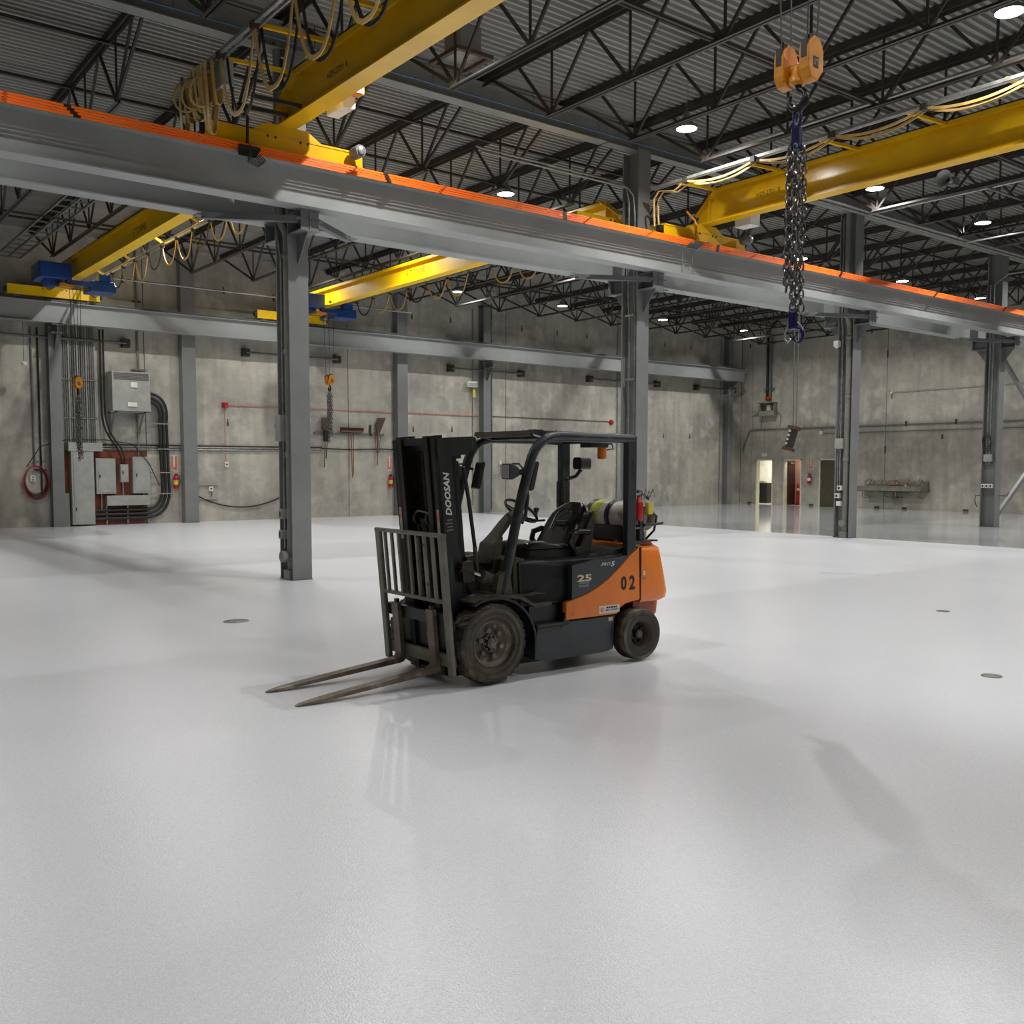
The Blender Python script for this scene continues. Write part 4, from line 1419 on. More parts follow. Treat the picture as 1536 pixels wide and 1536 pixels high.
# long horizontal conduits along the back wall
for k, z in enumerate((2.36, 2.43, 2.49)):
    o = MB().cyl((8.5, YW - .05, z), (16.0, YW - .05, z), .02 if k else .025, 8).build('conduit', ('galv', 'galv', 'cable_blk')[k])
    tag(o, ('lowest', 'middle', 'topmost')[k] + ' of three long horizontal conduits along the back wall', 'conduit')
o = MB().tube([(16.0, YW - .05, 2.46), (17.2, YW - .05, 2.43), (18.4, YW - .05, 2.47), (19.0, YW - .05, 2.45)], .022, 8).build('black_pipe', 'cable_blk')
tag(o, 'black cable running along the wall behind the hanging tools', 'cable')
o = MB().tube([(6.4, YW - .06, 1.8), (6.75, YW - .25, 2.4), (7.4, YW - .35, 2.6), (8.6, YW - .35, 2.62), (9.4, YW - .3, 2.5), (9.9, YW - .25, 1.9), (10.2, YW - .25, 1.2)], .014, 6).build('loose_cable', 'cable_blk')
tag(o, 'thin black loose cable draped across the electrical cabinets', 'cable')

# hose coil at far left
t = wt('hose_coil', 6.63, 1.4, 'coiled red and black air hose hanging on the wall at the left edge', 'hose')
for k in range(5):
    rr = .36 + .02 * k
    pts = [(rr * .8 * math.cos(a), -.06 - .02 * k + .01 * math.sin(3 * a), rr * 1.15 * math.sin(a) - .02 * k) for a in [2 * PI * i / 24 for i in range(24)]]
    MB().tube(pts, .016, 6, closed=True).build('hose_loop', 'red' if k in (0, 4) else 'cable_blk', t)
MB().cb((.15, -.05, .3), (.3, .1, .06)).build('hanger', 'blk', t)
t = wt('socket_box', 6.56, 1.45, 'small white socket box inside the hose coil', 'socket', YW - .0)
MB().box((-.07, -.06, -.09), (.07, 0, .09)).build('box', 'white', t)
for z in (-.04, .04):
    MB().cb((0, -.062, z), (.05, .006, .03)).build('outlet', 'blk', t)
# thin vertical conduits beside the left wall column
for k, (x, zb_, zt_) in enumerate(((6.62, 1.8, 5.9), (6.8, 1.0, 5.9))):
    o = MB().cyl((x, YW - .04, zb_), (x, YW - .04, zt_), .025, 8).build('conduit', 'conduit_g' if k == 0 else 'cable_blk')
    tag(o, ('pale', 'black')[k] + ' vertical conduit left of the wall column at the left edge', 'conduit')
t = wt('security_camera', 6.3, 4.77, 'small white security lamp hanging on a wire at the left wall edge', 'lamp', 30.85)
MB().lathe([(0, -.06), (.06, -.05), (.08, 0), (.05, .04), (0, .05)], (0, 0, 0), n=14).build('body', 'white', t)
MB().cyl((0, 0, .05), (0, 0, 1.22), .006, 6).build('wire', 'cable_blk', t)

# fire extinguishers with signs
def extinguisher(loc, rz, label, sign_label, ylw=False):
    t = empty('fire_extinguisher', loc, rz, label, 'extinguisher')
    MB().lathe([(0, 0), (.075, 0), (.08, .02), (.08, .34), (.06, .4), (.03, .42), (.03, .45), (0, .45)], (0, -.09, 0), n=18).build('bottle', 'red' if not ylw else 'red', t)
    MB().lathe([(.0815, .13), (.0815, .27)], (0, -.09, 0), n=18).build('label_band', 'bottle_y' if not ylw else 'white', t)
    MB().box((-.015, -.2, .45), (.015, -.05, .48)).build('handle', 'blk', t)
    MB().tube([(.03, -.1, .44), (.12, -.1, .4), (.13, -.1, .2), (.1, -.1, .1)], .012, 6).build('hose', 'blk', t)
    MB().box((-.03, -.02, .05), (.03, 0, .45)).build('wall_hook', 'zinc', t)
    return t
def arrow_sign(loc, rz, label):
    t = empty('extinguisher_sign', loc, rz, label, 'sign')
    MB().box((-.11, -.012, -.25), (.11, 0, .25)).build('plate', 'white', t)
    MB().box((-.095, -.015, -.235), (-.03, -.012, .235)).build('red_stripe', 'sign_red', t)
    MB().box((.03, -.015, -.235), (.095, -.012, .235)).build('red_stripe', 'sign_red', t)
    MB().prism([(-.07, -.12), (.07, -.12), (0, -.22)], 1, -.0165, -.0155).build('arrow', 'sign_red', t)
    return t
extinguisher((10.78, YW, 1.1), 0, 'red fire extinguisher with yellow label beside the thick cables', '')
arrow_sign((10.76, YW, 1.92), 0, 'red and white arrow sign above the extinguisher beside the thick cables')
extinguisher((18.8, YW, 1.05), 0, 'red fire extinguisher with yellow label just left of the forklift mast', '')
arrow_sign((18.8, YW, 1.93), 0, 'red and white arrow sign left of the forklift mast')
extinguisher((X1, 27.37, 1.05), -PI / 2, 'fire extinguisher on the end wall between two doors', '', True)
arrow_sign((X1, 27.35, 1.96), -PI / 2, 'red and white arrow sign between the doors of the end wall')

# pull-cord station: red horn with a line down to a white box
t = wt('alarm_horn', 12.48, 3.85, 'small red alarm horn on the back wall left of the nearest column', 'alarm')
MB().box((-.09, -.09, -.09), (.09, 0, .09)).build('body', 'red', t, bevel=.01)
MB().lathe([(.03, -.09), (.07, -.16), (.065, -.16), (.0, -.1)], (0, 0, 0), axis=1, n=14).build('horn', 'red', t)
o = MB().cyl((12.48, YW - .02, 1.98), (12.48, YW - .02, 3.76), .008, 6).build('alarm_conduit', 'sign_red')
tag(o, 'thin reddish line dropping from the alarm horn to a white box', 'conduit')
t = wt('pull_station', 12.5, 1.88, 'small white pull station box below the red alarm horn', 'switch box')
MB().box((-.06, -.06, -.09), (.06, 0, .09)).build('box', 'white', t, bevel=.008)
MB().box((-.03, -.07, -.02), (.03, -.06, .03)).build('lever', 'red', t)
for k, (xa, xb) in enumerate(((12.57, 18.98), (19.42, 22.9), (23.3, 30.2))):
    o = MB().cyl((xa, YW - .03, 3.85), (xb, YW - .03, 3.83), .014, 8).build('alarm_conduit', 'sign_red' if k < 2 else 'rust')
    tag(o, 'thin reddish conduit along the back wall ' + ('between alarm horn and forklift mast', 'above the forklift mast', 'right of the wall column behind the guard')[k], 'conduit')
t = wt('alarm_horn', 30.2, 3.8, 'small red alarm bell on the back wall left of the second column', 'alarm')
MB().lathe([(0, -.1), (.1, -.08), (.12, -.03), (.12, 0)], (0, 0, 0), axis=1, n=16).build('bell', 'red', t)

# workbench rails and sagging cable left of nearest column
t = wt('wall_rail', 11.85, 1.23, 'short grey shelf rail on the back wall above the sagging cable', 'rail')
MB().box((-.34, -.06, -.04), (.34, 0, .04)).build('upper_rail', 'cabinet', t)
MB().box((-.34, -.06, -.5), (.34, 0, -.44)).build('lower_rail', 'cabinet', t)
t = wt('socket_box', 11.95, 1.08, 'white socket box below the short grey wall rail', 'socket')
MB().box((-.07, -.06, -.08), (.07, 0, .08)).build('box', 'white', t)
MB().cb((0, -.062, 0), (.06, .006, .05)).build('outlet', 'blk', t)
MB().tube([(0, -.05, -.08), (.02, -.07, -.2), (-.02, -.07, -.3)], .01, 6).build('plug_cord', 'cable_blk', t)
o = MB().tube(sag((11.5, YW - .05, .84), (14.45, YW - .05, .78), .36, 14), .022, 8).build('sagging_cable', 'cable_blk')
tag(o, 'black cable sagging along the back wall left of the nearest column', 'cable')

# tool rack with hanging tools
o = MB().box((15.72, YW - .06, 2.95), (18.55, YW, 3.03)).build('tool_rail', 'cabinet_d')
tag(o, 'long grey tool rail on the back wall', 'rail')
t = wt('push_broom', 17.18, 0, 'push broom hanging upside down on the tool rail', 'broom', YW - .12)
MB().box((-.45, -.05, 3.06), (.45, .05, 3.12)).build('head', 'wood', t)
MB().box((-.45, -.06, 3.12), (.45, .06, 3.22)).build('bristles', 'blk', t)
for dx in (-.04, .05):
    MB().cyl((dx, 0, 3.08), (dx * .5 + .02, 0, 1.45 + dx), .016, 8).build('handle', 'wood', t)
t = wt('shovel', 18.25, 0, 'square shovel hanging blade-up at the right end of the tool rail', 'shovel', YW - .1)
mb = MB()
mb.prism([(-.05, 3.0), (.06, 3.0), (.34, 3.62), (-.02, 3.6), (-.08, 3.35)], 1, -.03, .0)
mb.build('blade', 'rust', t)
MB().cyl((0, -.015, 3.05), (-.03, -.015, 1.85), .02, 8).build('handle', 'wood', t)
for k in range(4):
    MB().tube([(-.1 + .07 * k, -.03, 3.0), (-.12 + .06 * k, -.04, 2.6), (-.05 + .02 * k, -.04, 2.3)], .008, 6).build('hanging_wire', 'rust', t)
t = wt('tool_bundle', 16.15, 0, 'dark scraper and hooks bundle hanging at the left end of the tool rail', 'tools', YW - .12)
mb = MB().box((-.16, -.03, 3.1), (.1, .03, 3.55)).build('scraper_blade', 'rust', t)
MB().box((-.1, -.05, 2.7), (.06, .03, 3.1)).build('holder', 'blk', t)
MB().cyl((-.04, 0, 2.75), (-.1, 0, 1.78), .018, 8).build('handle', 'wood', t)
MB().cyl((.04, 0, 2.75), (-.02, 0, 2.1), .018, 8).build('handle', 'rust', t)
t = wt('hand_brush', 17.98, 3.2, 'small dark hand brush left of the shovel on the tool rail', 'brush', YW - .06)
MB().rbox((-.03, -.03, -.2), (.03, .03, .15), .01).build('handle', 'rust', t)
MB().box((-.04, -.04, -.25), (.04, .04, -.18)).build('bristles', 'blk', t)

# flood light on the wall behind the guard
t = wt('wall_floodlight', 22.5, 5.05, 'white wall floodlight with a yellow tag on a conduit above the forklift', 'floodlight', YW - .1)
MB().box((-.22, -.12, -.1), (.22, .02, .12)).build('housing', 'white', t, bevel=.015)
MB().box((-.2, -.128, -.07), (.2, -.12, .06)).build('lens', 'lampglass', t)
MB().box((.05, -.06, -.5), (.17, -.02, -.2)).build('tag', 'bottle_y', t)
o = MB().cyl((22.62, YW - .04, .3), (22.62, YW - .04, 8.0), .022, 8).build('conduit', 'galv')
tag(o, 'thin conduit running up the wall left of the column behind the guard', 'conduit')
for k, (x, lab) in enumerate(((23.55, 'right of the wall column behind the guard'), (30.55, 'left of the second hall column'), (37.55, 'left of the corner column'))):
    o = MB().cyl((x, YW - .05, 0.1), (x, YW - .05, 8.3), .025, 8).build('conduit', 'galv')
    tag(o, 'thin vertical galvanised conduit ' + lab, 'conduit')
t = wt('outlet_box', 24.0, 2.0, 'small wall outlet with a short cord seen through the forklift cab', 'socket')
MB().box((-.05, -.05, -.08), (.05, 0, .08)).build('box', 'white', t)
MB().tube([(0, -.03, -.08), (-.02, -.05, -.5), (-.4, -.05, -.55)], .008, 6).build('cord', 'cable_blk', t)

# end wall: conduits, pipes
def endtube(pts, r, name, mat, lab, cat):
    o = MB().tube(pts, r, 8).build(name, mat)
    return tag(o, lab, cat)
XE = X1 - .06
endtube([(XE, 31.3, 2.6), (XE, 31.2, 3.0), (XE, 30.9, 3.62), (XE, 30.6, 3.66), (XE, 6.0, 3.66)], .03, 'conduit', 'conduit_g', 'upper of two long conduits along the end wall', 'conduit')
endtube([(XE, 26.7, 3.38), (XE, 6.0, 3.38)], .02, 'conduit', 'conduit_g', 'lower of two long conduits along the end wall', 'conduit')
endtube([(XE, 23.2, 5.07), (XE, 6.0, 5.2)], .014, 'conduit', 'galv', 'thin conduit high on the end wall ending at a valve', 'conduit')
t = empty('wall_valve', (X1, 23.3, 5.05), -PI / 2, 'small pale valve fitting at the end of the high conduit', 'valve')
MB().lathe([(0, -.12), (.05, -.12), (.05, 0)], (0, 0, 0), axis=1, n=10).build('body', 'white', t)
MB().tube([(0, -.1, 0), (-.12, -.1, .1)], .014, 6).build('lever', 'zinc', t)
MB().cyl((0, -.08, 0), (0, -.08, -.25), .02).build('spout', 'zinc', t)
t = empty('wall_valve', (X1, 26.8, 3.42), -PI / 2, 'white disc valve on the lower conduit between door and third column', 'valve')
MB().lathe([(0, -.1), (.1, -.08), (.1, -.02), (.04, 0)], (0, 0, 0), axis=1, n=14).build('disc', 'white', t)
MB().box((-.04, -.05, .05), (.04, 0, .25)).build('bracket', 'conduit_g', t)
for k, y in enumerate((22.6, 20.4)):
    o = MB().cb((XE, y, 3.7), (.06, .05, .2)).build('conduit_clamp', 'joist')
    tag(o, ('left', 'right')[k] + ' clamp holding the long conduits on the end wall', 'clamp')
# standpipe and shelf heater near corner
t = empty('standpipe', (X1 - .15, 29.75, 0), 0, 'black and grey standpipe with red coupling near the far corner', 'pipe')
MB().cyl((0, .07, 5.2), (0, .07, 8.4), .06).build('black_pipe', 'cable_blk', t)
MB().cyl((0, -.09, 5.2), (0, -.09, 8.2), .06).build('grey_pipe', 'conduit_g', t)
MB().lathe([(.09, -.1), (.14, -.06), (.14, .06), (.09, .1)], (0, 0, 5.15), n=14).build('coupling', 'red', t)
MB().lathe([(.08, -.08), (.1, 0), (.08, .08)], (0, .07, 8.2), n=12).build('coupling', 'red', t)
for z in (5.6, 7.75):
    MB().box((-.08, -.3, z), (.1, .25, z + .04)).build('clamp', 'zinc', t)
MB().cyl((0, 0, 4.95), (0, 0, 5.1), .05).build('outlet', 'green_shelf', t)
t = empty('wall_heater', (X1, 29.75, 4.6), -PI / 2, 'greenish wall unit with open shelf below the standpipe', 'heater')
mb = MB().box((-.45, -.55, .32), (.45, 0, .36))
mb.box((-.45, -.3, -.3), (.45, 0, -.05))
mb.box((-.42, -.25, -.05), (-.36, 0, .33))
mb.box((.36, -.25, -.05), (.42, 0, .33))
mb.box((-.42, -.04, -.05), (.42, 0, .33))
mb.build('cabinet', 'green_shelf', t)
MB().box((-.9, -.2, -.12), (.45, -.12, -.06)).build('side_arm', 'green_shelf', t)
MB().cyl((.1, -.2, -.04), (.1, -.2, .22), .14, 14).build('motor', 'tank', t)
MB().tube([(-.35, -.1, -.3), (-.45, -.1, -.9)], .012, 6).build('cable', 'cable_blk', t)
MB().tube([(.35, -.1, -.15), (.65, -.1, -.2), (.72, -.1, -.4), (.66, -.1, -.8)], .012, 6).build('cable', 'cable_blk', t)
# exit lamp above the first door
t = empty('exit_fixture', (X1, 29.97, 2.42), -PI / 2, 'small white emergency light above the bright doorway', 'lamp')
MB().box((-.14, -.08, -.07), (.14, 0, .07)).build('housing', 'white', t)
for s in (-1, 1):
    MB().lathe([(0, -.12), (.04, -.1), (.05, -.06)], (s * .09, 0, .08), axis=1, n=10).build('lamp_head', 'white', t)

# stainless wash sink
t = empty('wash_sink', (X1 - .005, 23.0, 0), -PI / 2, 'long stainless steel wash trough with taps on the end wall', 'sink')
mb = MB()
mb.box((-1.5, -.62, .78), (1.5, -.6, 1.0))
mb.box((-1.5, -.62, .78), (1.5, 0, .8))
mb.box((-1.5, -.62, .78), (-1.48, 0, 1.0))
mb.box((1.48, -.62, .78), (1.5, 0, 1.2))
mb.box((-1.5, -.66, .98), (1.5, -.6, 1.01))
mb.box((-1.5, -.03, .78), (1.5, 0, 1.26))
mb.build('basin', 'stainless', t)
for k in range(5):
    x = -1.2 + .6 * k
    tp = MB().tube([(x, -.03, 1.2), (x, -.1, 1.32), (x, -.22, 1.34), (x, -.26, 1.24)], .016, 8).build('tap', 'chrome', t)
    for s in (-1, 1):
        MB().lathe([(0, -.1), (.035, -.1), (.035, -.07), (.01, -.06), (.01, 0)], (x + s * .1, -.03, 1.14), axis=1, n=10).build('tap_handle', 'chrome', tp)
for x in (-1.2, -.3, .3, 1.2):
    MB().tube([(x, -.55, .78), (x, -.55, .62), (x, -.02, .5)], .02, flat=(.03, .03), up=(1, 0, 0)).build('support_bracket', 'stainless', t)
mb = MB().tube([(0, -.3, .78), (0, -.3, .5), (.06, -.3, .42), (.12, -.3, .5), (.12, -.1, .52), (.12, 0, .52)], .03, 8)
mb.cyl((0, -.3, .5), (0, -.3, .6), .07)
mb.build('drain_trap', 'zinc', t)
MB().tube([(-.6, -.2, .7), (.7, -.2, .7)], .02).build('supply_pipe', 'zinc', t)
MB().tube([(-1.35, -.45, .78), (-1.35, -.45, .5), (-1.1, -.45, .48)], .015).build('supply_pipe', 'zinc', t)
o = MB().lathe([(.0, .005), (.2, .005), (.26, .22), (.265, .23), (.25, .22), (.19, .02), (0, .02)], (0, 0, 0), n=20).build('red_basin', 'redplastic')
o.location = (X1 - .3, 22.95, .81)
tag(o, 'crimson plastic wash bowl standing in the stainless sink', 'bowl')
t = empty('soap_bottle', (X1 - .2, 22.45, .8), 0, 'small clear soap bottle standing in the sink right of the crimson bowl', 'bottle')
MB().lathe([(0, 0), (.05, 0), (.05, .2), (.02, .26), (.02, .3), (0, .3)], (0, 0, 0), n=12).build('bottle', 'white', t)
MB().cyl((0, 0, .3), (0, 0, .34), .025).build('cap', 'redplastic', t)

# ---- services on the hall columns
def col_service(i, pipe, lab):
    x = COLX[i]
    if pipe:
        t = empty('downpipe', (x - .1, COLY - .06, 0), 0, lab, 'pipe')
        MB().cyl((0, 0, .05), (0, 0, 5.35), .07, 14).build('pipe', 'pipe_grey', t)
        MB().tube([(0, 0, 5.35), (-.02, .0, 5.45), (-.1, .02, 5.62), (-.12, .02, 5.9), (-.12, .02, 8.3)], .065, 12).build('upper_pipe', 'pipe_grey', t)
        for z in (.35, 2.0, 3.6, 5.1):
            MB().lathe([(.078, -.04), (.085, -.03), (.085, .03), (.078, .04)], (0, 0, z), n=14).build('coupling', 'pipe_grey', t)
        mb = MB().lathe([(.0, -.16), (.09, -.16), (.095, -.1), (.06, -.06), (.06, 0)], (-.03, -.02, .38), axis=0, n=14)
        mb.build('cleanout', 'pipe_grey', t)
        MB().box((-.1, -.1, 0), (.1, .1, .16)).build('boot', 'pipe_grey', t)
    return
col_service(0, True, 'grey downpipe with round cleanout running up the nearest column')
col_service(2, True, 'grey downpipe with cleanout running up the third column')
def col_conduit(i, pts, r, mat, lab):
    x = COLX[i]
    o = MB().tube([(x + a, COLY + b, c) for a, b, c in pts], r, 8).build('conduit', mat)
    tag(o, lab, 'conduit')
col_conduit(0, [(-.14, .1, .5), (-.14, .1, 5.1), (-.2, .12, 5.5), (-.24, .12, 6.0)], .018, 'galv', 'thin conduit in the web of the nearest column')
col_conduit(1, [(-.12, -.1, 2.2), (-.09, -.1, 2.6), (-.09, -.1, 4.9), (-.13, -.1, 5.3), (-.13, -.1, 6.9), (-.18, -.1, 7.3), (-.35, -.1, 7.42), (-4, -.1, 7.42)], .02, 'galv', 'thin bright conduit bending along the second column behind the forklift')
col_conduit(1, [(-.1, .06, 2.2), (-.1, .06, 4.8), (-.14, .06, 5.2), (-.14, .06, 7.2), (-.22, .06, 7.5), (-.4, .06, 7.55), (-4, .06, 7.55)], .02, 'galv', 'second thin conduit in the web of the column behind the forklift')
for zz in (4.9, 3.6):
    o = MB().box((COLX[1] - .17, COLY - .15, zz), (COLX[1] - .1, COLY + .12, zz + .03)).build('strut_clip', 'galv')
    tag(o, ('upper' if zz > 4 else 'lower') + ' metal clip holding the conduits of the second column', 'clip')
col_conduit(2, [(-.1, .12, 1.0), (-.1, .12, 5.2), (-.17, .12, 5.5), (-.17, .12, 8.1)], .022, 'galv', 'bright conduit on the third column rising to the roof')
col_conduit(2, [(-.12, .17, 1.1), (-.12, .17, 2.1), (-.12, .17, 2.6), (-.08, .17, 3.0), (-.08, .17, 5.3)], .018, 'galv', 'thin conduit feeding the switch boxes of the third column')
col_conduit(3, [(-.12, .1, 1.9), (-.1, .1, 3.0), (-.12, .1, 5.5), (-.2, .1, 6.0), (-.2, .1, 7.3)], .025, 'galv', 'left conduit on the fourth column above its switch boxes')
col_conduit(3, [(-.12, .0, 1.9), (-.12, .0, 5.5), (-.2, .0, 6.0), (-.2, .0, 7.3), (-.2, -.4, 7.55), (-.2, -4, 7.6)], .025, 'galv', 'right conduit on the fourth column bending under the roof')
def col_box(i, dy, z, w_, h_, lab, mat='cabinet', face=True):
    x = COLX[i] - .17
    t = empty('switch_box', (x, COLY + dy, z), 0, lab, 'switch box')
    MB().box((-.05, -w_ / 2, -h_ / 2), (.08, w_ / 2, h_ / 2)).build('box', mat, t, bevel=.006)
    if face:
        MB().box((-.056, -w_ * .22, -h_ * .25), (-.05, w_ * .22, h_ * .25)).build('faceplate', 'blk', t)
col_box(0, .14, 2.42, .18, .42, 'grey box on the nearest column at tool rail height', face=False)
col_box(0, .1, 1.05, .1, .16, 'small upper socket box on the nearest column')
col_box(0, .12, .72, .1, .14, 'small lower socket box on the nearest column')
col_box(2, .1, 2.42, .22, .26, 'pale junction box on the third column', face=False)
col_box(2, .06, 1.28, .12, .12, 'white upper socket on the third column', 'white')
col_box(2, .12, 1.08, .12, .12, 'white middle socket on the third column', 'white')
col_box(2, .07, .88, .12, .12, 'white lowest socket on the third column', 'white', False)
col_box(3, .02, 2.1, .24, .22, 'pale junction box on the fourth column', face=False)
for k, dy in enumerate((.14, .02, -.1)):
    col_box(3, dy, 1.25, .1, .12, ('left', 'middle', 'right')[k] + ' socket of three in a row on the fourth column', 'white')
t = empty('cord_coil', (COLX[3] - .2, COLY + .05, 2.5), 0, 'tangled black cords on the fourth column above its junction box', 'cord')
for k in range(4):
    MB().tube([(-.02 - .01 * k, .13 * math.cos(a), .22 * math.sin(a) + .05 * k) for a in [2 * PI * i / 16 for i in range(16)]], .01, 6, closed=True).build('cord_loop', 'cable_blk', t)
t = empty('cable_hook', (COLX[3], COLY, .95), 0, 'pair of small steel hooks on the sides of the fourth column', 'hook')
MB().tube([(-.1, .23, 0), (-.1, .4, 0), (-.1, .42, -.15), (-.1, .36, -.35)], .014, 6).build('hook', 'rust', t)
MB().tube([(.1, -.23, 0), (.15, -.45, 0), (.15, -.48, .12)], .014, 6).build('hook', 'rust', t)
t = empty('motion_sensor', (COLX[2] - .2, COLY + .22, 4.95), 0, 'small white sensor high on the third column', 'sensor')
MB().rbox((-.07, -.07, -.06), (.07, .07, .08), .02).build('body', 'white', t)
MB().lathe([(0, -.05), (.05, -.03), (.06, 0)], (-.02, 0, -.06), n=10).build('lens', 'white', t)

# ---- pipe racks under the roof at right
PZ = 7.7
for k, dx in enumerate((0, .14)):
    pts = [(14.55 + dx, -4, PZ + .03 * k), (14.55 + dx, 12.3, PZ + .03 * k)] + rail_arc((14.55 + dx, 12.3, PZ + .03 * k), (14.55 + dx, 12.75, PZ + .03 * k), (15.0 + dx, 12.75, PZ + .03 * k), 5)[1:] + [(16.5, 12.75, PZ + .03 * k)]
    o = MB().tube(pts, .028, 8).build('roof_pipe', 'galv')
    tag(o, ('left', 'right')[k] + ' of two parallel pipes under the roof at upper right, bending before the girder', 'pipe')
for k in range(4):
    o = MB().cyl((18.5, 13.0 + .09 * k, 7.72 + .02 * (k % 2)), (X1, 13.0 + .09 * k, 7.72 + .02 * (k % 2)), .026, 8).build('roof_pipe', ('galv', 'conduit_g', 'galv', 'conduit_g')[k])
    tag(o, ('first', 'second', 'third', 'fourth')[k] + ' of four parallel roof pipes running from the third column to the right edge', 'pipe')
for k, (y_, z_) in enumerate(((10.2, 7.62), (20.5, 7.6))):
    o = MB().cyl((20.2, y_, z_), (X1, y_ - .02, z_), .02, 8).build('roof_pipe', 'conduit_g')
    tag(o, 'thin pipe under the far %s roof' % ('right' if k == 0 else 'middle'), 'pipe')
for k, x in enumerate((20.7, 25.2)):
    o = MB().cyl((x, 6.0, 7.66), (x, 13.0, 7.66), .024, 8).build('roof_pipe', 'galv')
    tag(o, ('nearer', 'farther')[k] + ' bright cross pipe below the roof joists at the right edge', 'pipe')
# cable trays over the far left crane
t = empty('catwalk_ladder', (5.9, 0, 7.7), 0, 'grey ladder-like cable tray beside the left far crane', 'cable tray')
for dx in (-.25, .05, .35):
    MB().tube([(dx, 19, 0), (dx, 30.6, 0)], .03, flat=(.04, .05), up=(0, 0, 1)).build('side_rail', 'cabinet_d', t)
for k in range(20):
    MB().tube([(-.25, 19.2 + .6 * k, 0), (.35, 19.2 + .6 * k, 0)], .02, flat=(.03, .03), up=(0, 0, 1)).build('rung', 'cabinet_d', t)
o = MB().cyl((8.6, 30.2, 7.35), (19, 30.2, 7.35), .03, 8).build('roof_pipe', 'galv')
tag(o, 'bright pipe crossing under the joists near the back wall at left', 'pipe')
# duct box and fan at the roof
t = empty('roof_vent_box', (9.15, 13.1, 8.25), 0, 'grey vent duct with a brown open frame above the left girder', 'vent')
MB().box((-.1, -.2, .1), (.3, .25, .5)).build('duct', 'girder', t)
mb = MB().box((-.3, -.4, 0), (.4, -.33, .06))
mb.box((-.3, .33, 0), (.4, .4, .06))
mb.box((-.3, -.33, 0), (-.23, .33, .06))
mb.box((.33, -.33, 0), (.4, .33, .06))
mb.build('frame', 'rust', t)
t = empty('roof_horn', (19.8, 10.6, 7.72), 0, 'round grey loudspeaker horn bolted to a joist at right', 'loudspeaker')
MB().lathe([(.05, .0), (.06, -.15), (.16, -.28), (.17, -.3), (.14, -.28), (.05, -.1)], (0, 0, 0), axis=0, n=18).build('horn', 'cabinet', t)
MB().box((0, -.08, -.08), (.2, .08, .08)).build('driver', 'steel_d', t)

# ---- floor covers
for k, (x, y, r, lab) in enumerate(((4.39, 10.85, .145, 'round metal floor drain cover left of the forklift forks'),
                                    (8.39, 3.98, .085, 'small round floor cover near the right edge'),
                                    (11.73, 6.2, .08, 'small faint floor cover far right of the forklift'))):
    t = empty('floor_cover', (x, y, 0), 0, lab, 'drain cover')
    MB().lathe([(0, .006), (r * .82, .006), (r * .84, .003)], (0, 0, 0), n=28).build('lid', 'drain', t)
    MB().lathe([(r * .86, .002), (r * .88, .007), (r, .005), (r * 1.02, 0)], (0, 0, 0), n=28).build('ring', 'drain', t)
M['sidewall_d'] = pm('dark_tyre_sidewall', '38342c', .65, c2='282520', scale=8)
# ------------------------------------------------------------------ forklift
FL = empty('forklift', (4.80, 6.92, 0), PI + math.radians(-1.0), 'orange and black counterbalance forklift number 02 with lowered forks', 'forklift')
TI = math.radians(5.0)
PV = Vector((.12, 0, .3))
TM = Matrix.Translation(PV) @ Matrix.Rotation(TI, 4, 'Y') @ Matrix.Translation(-PV)
def MT():
    return MB(TM)

# wheels
def wheel(name, x, ys, yc, R, W, rim_r, lugs, mats=('rubber', 'rim')):
    s = 1 if ys > 0 else -1
    c = (x, yc * s, R)
    h = W / 2
    prof_ = [(rim_r, h * .75), (rim_r + .02, h * .95), (R * .8, h), (R * .93, h * .97), (R - .012, h * .8), (R - .012, -h * .8), (R * .93, -h * .97), (R * .8, -h), (rim_r, -h * .8)]
    if s < 0:
        prof_ = [(a, -b) for a, b in prof_]
    ty = MB().lathe(prof_, c, axis=1, n=40)
    if lugs:
        for k in range(lugs):
            for q in (0, 1):
                a = 2 * PI * (k + q * .5) / lugs
                da = PI / lugs * .62
                y0, y1 = (0.0, h * .98) if q == 0 else (-h * .98, 0.0)
                ring = []
                for yy, sk in ((y0, 0), (y1, 1)):
                    sh = (.12 if (sk == 1) == (q == 0) else 0) 
                    for ang, rr in ((a - da + sh, R - .02), (a + da + sh, R - .02), (a + da + sh, R + .0), (a - da + sh, R + .0)):
                        rr2 = rr - (.012 if abs(yy) > h * .5 and rr >= R else 0)
                        ring.append((c[0] + rr2 * math.cos(ang), c[1] + yy, c[2] + rr2 * math.sin(ang)))
                ty.add(ring, [(0, 1, 2, 3), (7, 6, 5, 4), (0, 4, 5, 1), (1, 5, 6, 2), (2, 6, 7, 3), (3, 7, 4, 0)])
    t = ty.build(name, mats[0], FL)
    return t, c, s
